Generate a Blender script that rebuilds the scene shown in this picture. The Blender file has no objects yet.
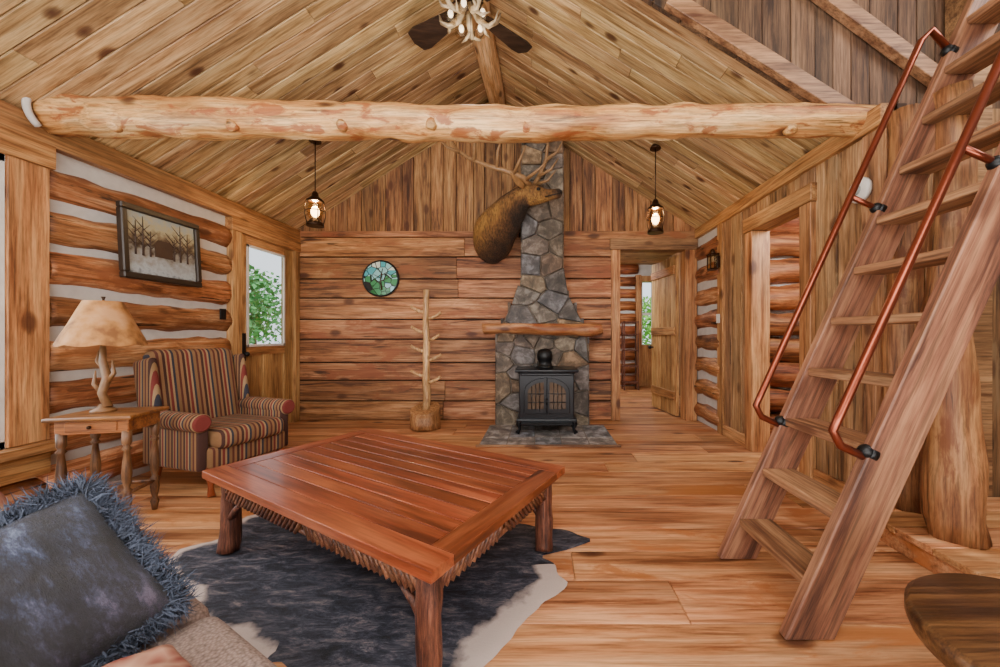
import bpy, math, random
from mathutils import Vector, Matrix, noise
R = random.Random(7)
C = bpy.context.scene.collection
pi = math.pi

# ------------------------------------------------------------------ helpers
def lin(h, a=1.0):
    h = h.lstrip('#'); o = []
    for i in (0, 2, 4):
        c = int(h[i:i+2], 16)/255
        o.append(c/12.92 if c <= .04045 else ((c+.055)/1.055)**2.4)
    return (*o, a)

class MB:
    def __init__(s): s.v = []; s.f = []; s.m = []; s.sm = []
    def add(s, vs, fs, mat=0, smooth=False):
        b = len(s.v); s.v += [tuple(v) for v in vs]
        for f in fs: s.f.append([i+b for i in f]); s.m.append(mat); s.sm.append(smooth)
        return s
    def box(s, x0, x1, y0, y1, z0, z1, mat=0, M=None):
        vs = [Vector((x, y, z)) for z in (z0, z1) for y in (y0, y1) for x in (x0, x1)]
        if M is not None: vs = [M @ v for v in vs]
        return s.add(vs, [(0,2,3,1),(4,5,7,6),(0,1,5,4),(2,6,7,3),(0,4,6,2),(1,3,7,5)], mat)
    def prism(s, pts, axis, a, b, mat=0):
        def mk(p, t):
            return {'y': (p[0], t, p[1]), 'x': (t, p[0], p[1]), 'z': (p[0], p[1], t)}[axis]
        n = len(pts)
        vs = [mk(p, a) for p in pts]+[mk(p, b) for p in pts]
        fs = [list(range(n)), list(range(2*n-1, n-1, -1))]+[(i, (i+1) % n+0, (i+1) % n+n, i+n)[::-1] for i in range(n)]
        return s.add(vs, fs, mat)
    def tube(s, path, rad, seg=12, mat=0, jit=0.0, smooth=True, flat=1.0, fr=2.0, closed=False):
        P = [Vector(p) for p in path]; n = len(P)
        if not isinstance(rad, (list, tuple)): rad = [rad]*n
        T = []
        for i in range(n):
            if closed: t = P[(i+1) % n]-P[i-1]
            else: t = P[min(i+1, n-1)]-P[max(i-1, 0)]
            T.append(t.normalized())
        up = Vector((0, 0, 1)) if abs(T[0].z) < .9 else Vector((1, 0, 0))
        a = T[0].cross(up).normalized(); vs = []
        for i in range(n):
            a = (a-T[i]*a.dot(T[i])).normalized(); b = T[i].cross(a)
            for k in range(seg):
                th = 2*pi*k/seg; r = rad[i]
                if jit:
                    q = P[i]*fr+(a*math.cos(th)+b*math.sin(th))*1.3
                    r *= 1+jit*noise.noise(q)
                vs.append(P[i]+a*math.cos(th)*r*flat+b*math.sin(th)*r)
        fs = []
        for i in range(n if closed else n-1):
            j = (i+1) % n
            for k in range(seg):
                l = (k+1) % seg
                fs.append((i*seg+k, i*seg+l, j*seg+l, j*seg+k))
        base = len(s.v); s.add(vs, fs, mat, smooth)
        if not closed:
            s.f.append([base+k for k in range(seg)][::-1]); s.m.append(mat); s.sm.append(False)
            s.f.append([base+(n-1)*seg+k for k in range(seg)]); s.m.append(mat); s.sm.append(False)
        return s
    def log(s, a, b, r0, r1=None, seg=14, n=14, jit=.25, mat=0, fr=2.0, flat=1.0):
        a = Vector(a); b = Vector(b); r1 = r0 if r1 is None else r1
        pa = []; rr = []
        for i in range(n+1):
            t = i/n; p = a.lerp(b, t)
            w = Vector((noise.noise(p*1.1+Vector((3, 0, 0))), noise.noise(p*1.1+Vector((0, 7, 0))), noise.noise(p*1.1+Vector((0, 0, 9)))))
            pa.append(p+w*r0*.35*(0 if i in (0, n) else 1)); rr.append(r0+(r1-r0)*t)
        return s.tube(pa, rr, seg, mat, jit, True, flat, fr)
    def lathe(s, prof, cx=0, cy=0, seg=24, mat=0, smooth=True):
        vs = []; n = len(prof)
        for r, z in prof:
            for k in range(seg):
                th = 2*pi*k/seg; vs.append((cx+r*math.cos(th), cy+r*math.sin(th), z))
        fs = []
        for i in range(n-1):
            for k in range(seg):
                l = (k+1) % seg; fs.append((i*seg+k, i*seg+l, (i+1)*seg+l, (i+1)*seg+k))
        b = len(s.v); s.add(vs, fs, mat, smooth)
        if prof[0][0] > 1e-4: s.f.append([b+k for k in range(seg)][::-1]); s.m.append(mat); s.sm.append(False)
        if prof[-1][0] > 1e-4: s.f.append([b+(n-1)*seg+k for k in range(seg)]); s.m.append(mat); s.sm.append(False)
        return s
    def ball(s, c, rx, ry, rz, mat=0, seg=16, rings=10, M=None):
        vs = []; c = Vector(c)
        for i in range(rings+1):
            ph = pi*i/rings
            for k in range(seg):
                th = 2*pi*k/seg
                v = Vector((rx*math.sin(ph)*math.cos(th), ry*math.sin(ph)*math.sin(th), rz*math.cos(ph)))
                if M is not None: v = M @ v
                vs.append(c+v)
        fs = [(i*seg+k, (i+1)*seg+k, (i+1)*seg+(k+1) % seg, i*seg+(k+1) % seg) for i in range(rings) for k in range(seg)]
        return s.add(vs, fs, mat, True)

def mkobj(mb, name, mats, parent=None, bevel=0, seg=1, subd=0, fix=True):
    me = bpy.data.meshes.new(name); me.from_pydata(mb.v, [], mb.f); me.update()
    for m in (mats if isinstance(mats, (list, tuple)) else [mats]): me.materials.append(m)
    me.polygons.foreach_set('material_index', mb.m); me.polygons.foreach_set('use_smooth', mb.sm)
    if fix:
        import bmesh
        bm = bmesh.new(); bm.from_mesh(me); bmesh.ops.recalc_face_normals(bm, faces=bm.faces); bm.to_mesh(me); bm.free()
    o = bpy.data.objects.new(name, me); C.objects.link(o)
    if parent: o.parent = parent
    if bevel:
        m = o.modifiers.new('bevel', 'BEVEL'); m.width = bevel; m.segments = seg; m.limit_method = 'ANGLE'; m.angle_limit = math.radians(40)
        if seg > 2:
            for p in me.polygons: p.use_smooth = True
    if subd:
        m = o.modifiers.new('subd', 'SUBSURF'); m.levels = subd; m.render_levels = subd
    return o

def tag(o, label, cat, group=None, kind=None):
    o['label'] = label; o['category'] = cat
    if group: o['group'] = group
    if kind: o['kind'] = kind
    return o
def struct(o, label, cat): return tag(o, label, cat, kind='structure')
def thing(name, label, cat, loc=(0, 0, 0), rz=0, group=None):
    e = bpy.data.objects.new(name, None); C.objects.link(e); e.empty_display_size = .1
    e.location = loc; e.rotation_euler = (0, 0, rz)
    return tag(e, label, cat, group)

# ------------------------------------------------------------------ materials
def newmat(name):
    m = bpy.data.materials.new(name); m.use_nodes = True
    nt = m.node_tree; b = nt.nodes['Principled BSDF']
    return m, nt, b
def ramp(nt, cols, pos=None, interp='LINEAR'):
    r = nt.nodes.new('ShaderNodeValToRGB'); e = r.color_ramp; e.interpolation = interp
    n = len(cols); pos = pos or [i/(n-1) for i in range(n)]
    e.elements[0].position = pos[0]; e.elements[0].color = lin(cols[0])
    e.elements[1].position = pos[-1]; e.elements[1].color = lin(cols[-1])
    for i in range(1, n-1):
        x = e.elements.new(pos[i]); x.color = lin(cols[i])
    return r
def mix(nt, fac, a, b, mode='MIX'):
    n = nt.nodes.new('ShaderNodeMix'); n.data_type = 'RGBA'; n.blend_type = mode
    L = nt.links
    if isinstance(fac, (int, float)): n.inputs[0].default_value = fac
    else: L.new(fac, n.inputs[0])
    for s, i in ((a, 6), (b, 7)):
        if isinstance(s, tuple): n.inputs[i].default_value = s
        else: L.new(s, n.inputs[i])
    return n.outputs[2]
def math_n(nt, op, a, b=None, c=None):
    n = nt.nodes.new('ShaderNodeMath'); n.operation = op
    for i, s in enumerate((a, b, c)):
        if s is None: continue
        if isinstance(s, (int, float)): n.inputs[i].default_value = s
        else: nt.links.new(s, n.inputs[i])
    return n.outputs[0]

def wood(name, cols, axis='x', sc=1.0, var=.35, knots=.6, rough=.6, bump=.3, coat=0, blot=None, hue=.006, crack=0, bscale=1.0, bth=.55, fine=.6):
    m, nt, b = newmat(name); L = nt.links; N = nt.nodes.new
    tc = N('ShaderNodeTexCoord'); g = N('ShaderNodeNewGeometry')
    cx = N('ShaderNodeCombineXYZ')
    for i, k in enumerate((37.0, 17.0, 53.0)):
        L.new(math_n(nt, 'MULTIPLY', g.outputs['Random Per Island'], k), cx.inputs[i])
    ad = N('ShaderNodeVectorMath'); ad.operation = 'ADD'
    L.new(tc.outputs['Object'], ad.inputs[0]); L.new(cx.outputs[0], ad.inputs[1])
    def nz(al, ac, detail=5, dist=0.0, rgh=.5):
        mm = N('ShaderNodeMapping'); L.new(ad.outputs[0], mm.inputs[0])
        mm.inputs['Scale'].default_value = tuple((al if a == axis else ac)*sc for a in 'xyz')
        n = N('ShaderNodeTexNoise'); n.inputs['Scale'].default_value = 1.0; n.inputs['Detail'].default_value = detail
        n.inputs['Distortion'].default_value = dist; n.inputs['Roughness'].default_value = rgh
        L.new(mm.outputs[0], n.inputs['Vector']); return n
    n1 = nz(1.5, 20, 8, .4, .68)
    r = ramp(nt, cols, [.36+.26*i/(len(cols)-1) for i in range(len(cols))]); L.new(n1.outputs[0], r.inputs[0])
    col = r.outputs[0]
    n2 = nz(3.5, 95, 4, 0, .7)
    r2 = ramp(nt, ['#5c5650', '#ffffff'], [.36, .56]); L.new(n2.outputs[0], r2.inputs[0])
    col = mix(nt, fine, col, r2.outputs[0], 'MULTIPLY')
    n0 = nz(.8, 3.0, 4, .3, .6)
    r0 = ramp(nt, ['#95887c', '#ffffff'], [.38, .6]); L.new(n0.outputs[0], r0.inputs[0])
    col = mix(nt, .6, col, r0.outputs[0], 'MULTIPLY')
    if blot:
        n4 = nz(1.8*bscale, 5.0*bscale, 7, .6, .65)
        r4 = ramp(nt, ['#000000', '#ffffff'], [bth, bth+.06]); L.new(n4.outputs[0], r4.inputs[0])
        col = mix(nt, math_n(nt, 'MULTIPLY', r4.outputs[0], .8), col, lin(blot))
    if knots:
        mm = N('ShaderNodeMapping'); L.new(ad.outputs[0], mm.inputs[0]); mm.inputs['Scale'].default_value = tuple((2.6 if a == axis else 5.0)*sc for a in 'xyz')
        v = N('ShaderNodeTexVoronoi'); v.inputs['Scale'].default_value = 1.0; L.new(mm.outputs[0], v.inputs['Vector'])
        ds = math_n(nt, 'ADD', v.outputs['Distance'], math_n(nt, 'MULTIPLY_ADD', n1.outputs[0], .12, -.06))
        r3 = ramp(nt, ['#ffffff', '#e0e0e0', '#606060', '#000000'], [.08, .13, .18, .26]); L.new(ds, r3.inputs[0])
        col = mix(nt, math_n(nt, 'MULTIPLY', r3.outputs[0], knots), col, lin('#43200e'))
    if crack:
        n5 = nz(1.3, 17, 5, .6, .6)
        r5 = ramp(nt, ['#ffffff', '#000000'], [.34, .39]); L.new(n5.outputs[0], r5.inputs[0])
        col = mix(nt, math_n(nt, 'MULTIPLY', r5.outputs[0], crack), col, lin('#2a150a'))
    hs = N('ShaderNodeHueSaturation'); L.new(col, hs.inputs['Color'])
    L.new(math_n(nt, 'MULTIPLY_ADD', g.outputs['Random Per Island'], var, 1-var/2), hs.inputs['Value'])
    fr = math_n(nt, 'FRACT', math_n(nt, 'MULTIPLY', g.outputs['Random Per Island'], 91.7))
    L.new(math_n(nt, 'MULTIPLY_ADD', fr, hue*2, .5-hue), hs.inputs['Hue'])
    L.new(hs.outputs[0], b.inputs['Base Color']); b.inputs['Roughness'].default_value = rough
    if coat: b.inputs['Coat Weight'].default_value = coat; b.inputs['Coat Roughness'].default_value = .15
    bp = N('ShaderNodeBump'); bp.inputs['Strength'].default_value = bump; bp.inputs['Distance'].default_value = .01
    L.new(n1.outputs[0], bp.inputs['Height']); L.new(bp.outputs[0], b.inputs['Normal'])
    return m

def plain(name, col, rough=.5, metal=0, nscale=8, namt=.15, emis=0, coat=0, bump=.1):
    m, nt, b = newmat(name); L = nt.links
    n = nt.nodes.new('ShaderNodeTexNoise'); n.inputs['Scale'].default_value = nscale; n.inputs['Detail'].default_value = 5
    tc = nt.nodes.new('ShaderNodeTexCoord'); L.new(tc.outputs['Object'], n.inputs['Vector'])
    c = lin(col); d = tuple(x*(1-namt*2) for x in c[:3])+(1,)
    o = mix(nt, n.outputs[0], d, tuple(min(1, x*(1+namt)) for x in c[:3])+(1,))
    L.new(o, b.inputs['Base Color']); b.inputs['Roughness'].default_value = rough; b.inputs['Metallic'].default_value = metal
    if coat: b.inputs['Coat Weight'].default_value = coat
    if emis: b.inputs['Emission Color'].default_value = c; b.inputs['Emission Strength'].default_value = emis
    if bump:
        bp = nt.nodes.new('ShaderNodeBump'); bp.inputs['Strength'].default_value = bump; bp.inputs['Distance'].default_value = .01
        L.new(n.outputs[0], bp.inputs['Height']); L.new(bp.outputs[0], b.inputs['Normal'])
    return m
def glass(name, tint='#ffffff'):
    m, nt, b = newmat(name); L = nt.links
    t = nt.nodes.new('ShaderNodeBsdfTransparent'); t.inputs[0].default_value = lin(tint)
    gl = nt.nodes.new('ShaderNodeBsdfGlossy'); gl.inputs['Roughness'].default_value = .05
    mx = nt.nodes.new('ShaderNodeMixShader'); mx.inputs[0].default_value = .07
    L.new(t.outputs[0], mx.inputs[1]); L.new(gl.outputs[0], mx.inputs[2])
    L.new(mx.outputs[0], nt.nodes['Material Output'].inputs[0]); return m

FLOOR = wood('pine_floor', ['#8e5430', '#cb8d5c', '#dfa878'], 'x', .7, .30, .95, .5, .08, blot='#a2612f', bth=.56, fine=.45)
CEIL = wood('pine_ceiling', ['#8a663e', '#c29c6b', '#d8b886'], 'x', .9, .36, .95, .6, .1, hue=.01, fine=.5)
BACKW = wood('hewn_planks', ['#663a20', '#b0764a', '#cf9a6e'], 'x', .7, .30, .85, .65, .3, blot='#8a5030', crack=.8)
GABLE = wood('rough_boards', ['#573620', '#9a6a40', '#b88a5a'], 'z', .8, .6, .8, .75, .3, crack=.5, blot='#6b4426', bth=.6)
RIGHTW = wood('rough_boards_grey', ['#67452a', '#a67a50', '#c69c72'], 'z', .8, .42, .8, .75, .3, blot='#8a6c4c', crack=.7)
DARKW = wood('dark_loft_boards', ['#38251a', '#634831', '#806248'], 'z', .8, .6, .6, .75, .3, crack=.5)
LOG = wood('wall_log', ['#6e3e20', '#b67444', '#dca678'], 'y', .8, .36, .8, .55, .5, blot='#7f4a2a', crack=1, bth=.54)
LOGX = wood('wall_log_red', ['#6c341e', '#b0643a', '#cc8856'], 'x', .8, .30, .6, .55, .5, crack=.8)
BEAM = wood('peeled_beam', ['#ac6c36', '#d79f5c', '#eabf84'], 'x', .9, .05, .95, .5, .5, blot='#87431c', crack=.7, bscale=2.2, bth=.54)
POSTW = wood('peeled_post', ['#6c4022', '#a06c42', '#be8c5a'], 'z', .9, .2, .8, .55, .5, blot='#6c3a1e', crack=.8)
RIDGE = wood('ridge_log_wood', ['#b07c48', '#dcac76', '#ecc69a'], 'y', 1, .2, .8, .55, .5, crack=.6)
TRIM = wood('trim_wood_z', ['#85522c', '#bc8450', '#d09e68'], 'z', .8, .2, .85, .55, .15, crack=.3)
TRIMY = wood('trim_wood_y', ['#85522c', '#bc8450', '#d09e68'], 'y', .8, .2, .85, .55, .15, crack=.3)
TRIMX = wood('trim_wood_x', ['#6c4830', '#9c7450', '#b68c64'], 'x', .8, .2, .8, .55, .15, crack=.4)
LADW = wood('ladder_wood', ['#583626', '#8a5c42', '#a67856'], 'z', .8, .15, .6, .6, .25, crack=.5)
LADY = wood('ladder_tread_wood', ['#68432c', '#9a6e4a', '#b88e64'], 'y', .8, .2, .6, .6, .25, crack=.3)
TABT = wood('table_top_wood', ['#562614', '#863f24', '#a15936'], 'x', .7, .20, .3, .36, .06, coat=.22, hue=.004, fine=.4)
TABY = wood('table_end_wood', ['#562614', '#863f24', '#a15936'], 'y', .7, .2, .1, .36, .06, coat=.22, hue=.004, fine=.4)
TWIG = wood('hickory_bark', ['#3a1e16', '#663a2a', '#8c5840'], 'z', 3, .4, .3, .5, .6, crack=.4)
ENDT = wood('end_table_wood', ['#64351c', '#90582a', '#a66c38'], 'x', 1.2, .15, .2, .4, .1, coat=.2)
ENDL = wood('end_table_leg_wood', ['#4c2f1c', '#75502f', '#88603e'], 'z', 1.2, .15, .2, .5, .1)
RACK = wood('coat_rack_wood', ['#ac7844', '#dcae74', '#ecc898'], 'z', 2, .2, .5, .5, .3)
STUMPB = wood('stump_bark', ['#84542e', '#b68250', '#cc9c6a'], 'z', 2, .2, .5, .5, .3, crack=.5)
STUMP = wood('round_table_wood', ['#24140b', '#50331c', '#73502f'], 'x', .9, .05, .3, .35, .3, coat=.1, crack=.6)
DOORW = wood('door_wood', ['#96633a', '#c7965e', '#d8ad74'], 'z', .9, .2, .5, .5, .15)
CHINK = plain('chinking', '#bdb7b1', .9, nscale=14, namt=.12)
BLACK = plain('black_iron', '#17181a', .42, .5, 20, .2)
STOVEM = plain('stove_enamel', '#14171d', .33, .3, 12, .2)
COPPER = plain('copper_pipe', '#8a4632', .3, .85, 6, .2)
BRONZE = plain('dark_bronze', '#3a2618', .4, .8, 10, .2)
GLASS = glass('window_glass')
BULB = plain('bulb_glow', '#ffd9a0', .4, 0, 4, 0, emis=14, bump=0)
FBULB = plain('fan_bulb_glow', '#ffe9c8', .4, 0, 4, 0, emis=3, bump=0)
WHITE = plain('white_plastic', '#d9d6cf', .5)
ANTLER = plain('antler_bone', '#94704a', .5, 0, 25, .3)
ANTLERP = plain('antler_pale', '#a99475', .5, 0, 18, .5)
MORTAR = plain('mortar', '#746a5f', .9, nscale=30, namt=.2)
CORE = plain('wall_core', '#3c2a1e', .9)

def stonemat(name, cols, k='#5a5a5e'):
    m, nt, b = newmat(name); L = nt.links
    g = nt.nodes.new('ShaderNodeNewGeometry'); r = ramp(nt, cols); L.new(g.outputs['Random Per Island'], r.inputs[0])
    tc = nt.nodes.new('ShaderNodeTexCoord'); n = nt.nodes.new('ShaderNodeTexNoise'); n.inputs['Scale'].default_value = 6; n.inputs['Detail'].default_value = 12; n.inputs['Roughness'].default_value = .7; n.inputs['Distortion'].default_value = .4
    L.new(tc.outputs['Object'], n.inputs['Vector'])
    r2 = ramp(nt, [k, '#a8a29c', '#ffffff'], [.38, .5, .60]); L.new(n.outputs[0], r2.inputs[0])
    L.new(mix(nt, .85, r.outputs[0], r2.outputs[0], 'MULTIPLY'), b.inputs['Base Color']); b.inputs['Roughness'].default_value = .8
    bp = nt.nodes.new('ShaderNodeBump'); bp.inputs['Strength'].default_value = .7; bp.inputs['Distance'].default_value = .03
    L.new(n.outputs[0], bp.inputs['Height']); L.new(bp.outputs[0], b.inputs['Normal']); return m
STONE = stonemat('field_stone', ['#656a70', '#998a74', '#746f68', '#a08666', '#737880', '#93775a', '#686664', '#a6917a'])
SLATE = stonemat('slate_tile', ['#8d8f96', '#aaa098', '#7f848d', '#b1a8a0'])

def stripes(name, ax, freq, cols, pos):
    m, nt, b = newmat(name); L = nt.links
    tc = nt.nodes.new('ShaderNodeTexCoord'); s = nt.nodes.new('ShaderNodeSeparateXYZ'); L.new(tc.outputs['Object'], s.inputs[0])
    f = math_n(nt, 'FRACT', math_n(nt, 'MULTIPLY_ADD', s.outputs['XYZ'.index(ax)], freq, 50.0))
    r = ramp(nt, cols, pos, 'CONSTANT'); L.new(f, r.inputs[0])
    n = nt.nodes.new('ShaderNodeTexNoise'); n.inputs['Scale'].default_value = 220; L.new(tc.outputs['Object'], n.inputs['Vector'])
    L.new(mix(nt, .35, r.outputs[0], n.outputs[0], 'MULTIPLY'), b.inputs['Base Color'])
    b.inputs['Roughness'].default_value = .9; return m
SC = ['#8c6642', '#43261e', '#967650', '#742a24', '#a0825c', '#30303c', '#82603c', '#5a2a1e']
SP = [0, .14, .28, .36, .5, .6, .72, .88]
STR_Y = stripes('striped_fabric', 'Y', 7.5, SC, SP)
STR_X = stripes('striped_fabric_arm', 'X', 7.5, SC, SP)

def fabric(name, c1, c2, sc=60):
    m, nt, b = newmat(name); L = nt.links
    tc = nt.nodes.new('ShaderNodeTexCoord'); v = nt.nodes.new('ShaderNodeTexVoronoi'); v.inputs['Scale'].default_value = sc
    L.new(tc.outputs['Object'], v.inputs['Vector'])
    L.new(mix(nt, v.outputs['Distance'], lin(c1), lin(c2)), b.inputs['Base Color']); b.inputs['Roughness'].default_value = .95
    bp = nt.nodes.new('ShaderNodeBump'); bp.inputs['Strength'].default_value = .4; bp.inputs['Distance'].default_value = .004
    L.new(v.outputs['Distance'], bp.inputs['Height']); L.new(bp.outputs[0], b.inputs['Normal']); return m
SOFA = fabric('sofa_tweed', '#a08c82', '#5e504b', 130)
REDP = fabric('red_pattern_fabric', '#6e1c1c', '#b8937a', 30)
def pillowmat():
    m, nt, b = newmat('blue_velvet'); L = nt.links
    tc = nt.nodes.new('ShaderNodeTexCoord'); mp = nt.nodes.new('ShaderNodeMapping'); mp.inputs['Scale'].default_value = (1.4, .5, 1); mp.inputs['Rotation'].default_value = (0, 0, .5); L.new(tc.outputs['Object'], mp.inputs[0])
    n = nt.nodes.new('ShaderNodeTexNoise'); n.inputs['Scale'].default_value = 14; n.inputs['Detail'].default_value = 12; n.inputs['Roughness'].default_value = .78
    L.new(mp.outputs[0], n.inputs['Vector']); r = ramp(nt, ['#0b0b12', '#1d2130', '#37415c', '#6a7692'], [.40, .49, .56, .64]); L.new(n.outputs[0], r.inputs[0])
    sp = nt.nodes.new('ShaderNodeSeparateXYZ'); L.new(tc.outputs['Object'], sp.inputs[0])
    f = math_n(nt, 'MULTIPLY_ADD', sp.outputs[1], -3.2, .3); cl = nt.nodes.new('ShaderNodeClamp'); L.new(f, cl.inputs[0])
    L.new(mix(nt, cl.outputs[0], r.outputs[0], mix(nt, 1.0, r.outputs[0], lin('#d09090'), 'MULTIPLY')), b.inputs['Base Color']); b.inputs['Roughness'].default_value = .7; b.inputs['Sheen Weight'].default_value = .1
    bp = nt.nodes.new('ShaderNodeBump'); bp.inputs['Strength'].default_value = .9; bp.inputs['Distance'].default_value = .03
    L.new(n.outputs[0], bp.inputs['Height']); L.new(bp.outputs[0], b.inputs['Normal']); return m
PILL = pillowmat(); FRINGE = plain('fringe_yarn', '#414a5c', .85, 0, 30, .5)

# ------------------------------------------------------------------ room dimensions
XL, XR, YB = -3.42, 2.22, 5.37
ZE, XA, SL = 2.68, -.60, .63
ZA = ZE+SL*(XR-XA)
def slope(x): return ZE+SL*((x-XL) if x < XA else (XR-x))

# floor
mb = MB(); y = -.62
while y < 9.4:
    w = R.choice([.21, .25, .28]); x = -3.6-R.random()*2
    while x < 4.2:
        l = R.uniform(2.0, 4.2); a = max(x, -3.6); b = min(x+l, 4.2)
        if b > a+.05: mb.box(a+.0015, b-.0015, y+.0025, y+w-.0025, -.03, R.uniform(-.0008, 0))
        x += l
    y += w
mb.box(-3.6, 4.2, -.62, 9.4, -.05, -.028, 1)
struct(mkobj(mb, 'floor', [FLOOR, CORE], bevel=.002), 'wide orange pine plank floor with dark knots', 'floor')

def ceiling(name, eave, sign, y0, y1, length, ang, label):
    mb = MB(); y = y0
    while y < y1-.01:
        w = min(.135, y1-y); x = -R.random()*1.5-.2
        while x < length:
            l = R.uniform(1.5, 3.2); a = max(x, -.2); b = min(x+l, length)
            if b > a+.02: mb.box(a, b-.001, y+.003, y+w-.003, 0, .03)
            x += l
        y += w
    mb.box(-.2, length, y0, y1, .025, .09, 1)
    o = mkobj(mb, name, [CEIL, CORE], bevel=.005)
    ca, sa = math.cos(ang), math.sin(ang)
    ux = Vector((ca*sign, 0, sa)); uz = Vector((-sa*sign, 0, ca)); uy = Vector((0, 1, 0))
    M = Matrix((ux, uy, uz)).transposed().to_4x4(); M.translation = Vector((eave, 0, ZE if name != 'ceiling_dormer' else 4.1))
    o.matrix_world = M
    return struct(o, label, 'ceiling')
ang = math.atan(SL); ln = (XR-XA)/math.cos(ang)
ceiling('ceiling', XL, 1, -.6, YB+.05, ln, ang, 'sloped tongue and groove pine ceiling boards')
ceiling('ceiling_slope', XR, -1, 2.70, YB+.05, ln, ang, 'sloped knotty pine ceiling boards')
ceiling('ceiling_dormer', 4.2, -1, -.6, 2.70, 4.82, math.atan(.36/4.8), 'shallow pine ceiling above the sleeping loft')

mb = MB(); x = -3.6
while x < 4.2: mb.box(x+.003, x+.197, -.68, -.64, 0, 4.6); x += .2
struct(mkobj(mb, 'wall_front', RIGHTW, bevel=.003), 'vertical board wall closing the cabin', 'wall')

# left wall
mb = MB()
def core(y0, y1, z0, z1): mb.box(-3.56, -3.44, y0, y1, z0, z1, 1)
WY0, WY1, WZ0, WZ1 = .9, 2.40, .48, 2.34
DY0, DY1, DZ = 4.30, 5.24, 2.36
core(-.6, WY0, 0, ZE+.05); core(WY0, WY1, 0, WZ0); core(WY0, WY1, WZ1, ZE+.05); core(WY1, DY0, 0, ZE+.05)
core(DY0, DY1, DZ, ZE+.05); core(DY1, YB+.1, 0, ZE+.05)
for i in range(8):
    z = .15+i*.303; r = .126+R.uniform(-.008, .006)
    mb.log((-3.475, 2.61, z), (-3.475, 4.17, z+R.uniform(-.01, .01)), r, r*R.uniform(.94, 1.04), 18, 24, .20, 0, 5.0, flat=.8)
for i in range(2):
    mb.log((-3.49, -.6, .12+i*.22), (-3.49, 2.61, .12+i*.22), .115, .115, 12, 20, .2, 0, 3.0)
for i in range(8):
    mb.log((-3.49, -.6, .12+i*.303), (-3.49, .70, .12+i*.303), .128, .128, 12, 8, .2, 0, 3.0)
mb.box(-3.52, -3.37, -.6, YB, 2.50, ZE-.01, 2)
mb.box(-3.46, -3.425, 5.24, YB, 0, 2.5, 2)
struct(mkobj(mb, 'wall_left', [LOG, CHINK, TRIMY]), 'stacked orange log wall with pale grey chinking', 'wall')

mb = MB()
mb.box(-3.5, -3.36, WY1, WY1+.205, .485, WZ1-.002, 0); mb.box(-3.5, -3.36, WY0-.2, WY0, .485, WZ1-.002, 0)
mb.box(-3.5, -3.34, WY0-.2, WY1+.225, WZ1, 2.498, 1); mb.box(-3.5, -3.28, WY0-.25, WY1+.24, .42, WZ0, 1)
mb.box(-3.5, -3.345, WY0-.2, WY1+.2, .26, .418, 1)
xa, xb = -3.42, -3.375
mb.box(xa, xb, WY0, WY1, WZ0, WZ0+.05, 2); mb.box(xa, xb, WY0, WY1, WZ1-.05, WZ1, 2)
mb.box(xa, xb, WY1-.03, WY1-.002, WZ0, WZ1, 2); mb.box(xa, xb, WY0, WY0+.05, WZ0, WZ1, 2)
mb.box(xa, xb, 1.62, 1.67, WZ0, WZ1, 2)
mb.box(-3.40, -3.395, WY0, WY1, WZ0, WZ1, 3)
struct(mkobj(mb, 'window_1', [TRIM, TRIMY, WHITE, GLASS], bevel=.004), 'tall window with wide stained wood casing and white sash', 'window')

mb = MB()
mb.box(-3.5, -3.37, 4.17, 4.30, 0, 2.36, 0); mb.box(-3.5, -3.37, 5.24, 5.33, 0, 2.36, 0); mb.box(-3.5, -3.36, 4.15, 5.34, DZ, 2.498, 1)
X0, X1 = -3.46, -3.415
gy0, gy1, gz0, gz1 = 4.42, 5.08, 1.06, 2.26
mb.box(X0, X1, 4.30, gy0, 0, DZ, 0); mb.box(X0, X1, gy1, 5.24, 0, DZ, 0)
mb.box(X0, X1, gy0, gy1, gz1, DZ, 1); mb.box(X0, X1, gy0, gy1, .96, gz0, 1)
mb.box(X0, X1, gy0, gy1, 0, .2, 1); mb.box(X0, X1, 4.70, 4.80, .2, .96, 0)
mb.box(X0+.01, X1-.02, gy0, gy1, .2, .96, 0)
for a, b in ((gy0, gy0+.03), (gy1-.03, gy1)): mb.box(X1-.005, X1+.01, a, b, gz0, gz1, 2)
for a, b in ((gz0, gz0+.03), (gz1-.03, gz1)): mb.box(X1-.005, X1+.01, gy0, gy1, a, b, 2)
mb.box(-3.44, -3.437, gy0, gy1, gz0, gz1, 3)
mb.ball((-3.37, 4.37, .98), .03, .03, .03, 4); mb.box(-3.42, -3.40, 4.345, 4.395, .9, 1.22, 4)
struct(mkobj(mb, 'door_1', [DOORW, TRIMY, WHITE, GLASS, BLACK], bevel=.003), 'pine exterior door with large glass pane and black latch', 'door')

# back wall
mb = MB()
OX0, OX1, OZ = 1.12, 2.04, 2.40
def coreb(x0, x1, z0, z1): mb.box(x0, x1, YB+.03, YB+.12, z0, z1, 1)
coreb(-3.56, OX0, 0, ZE); coreb(OX1, 2.5, 0, ZE); coreb(OX0, OX1, OZ, ZE)
z = 0.0
hs = [.27, .29, .25, .33, .28, .30, .27, .31, .28]
for h in hs:
    z1 = min(z+h, 2.6)
    cuts = [XL, R.uniform(-1.5, -.8), OX0-.1] if R.random() < .2 else [XL, OX0-.1]
    for a, b in zip(cuts[:-1], cuts[1:]):
        mb.box(a+.002, b-.002, YB-.01-R.uniform(0, .02), YB+.04, z+.009, z1-.009, 0)
    z = z1
mb.box(XL, -.3, YB-.035, YB+.04, 2.58, 2.66, 0); mb.box(.3, XR, YB-.04, YB+.04, 2.55, 2.66, 0)
x = XL
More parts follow.
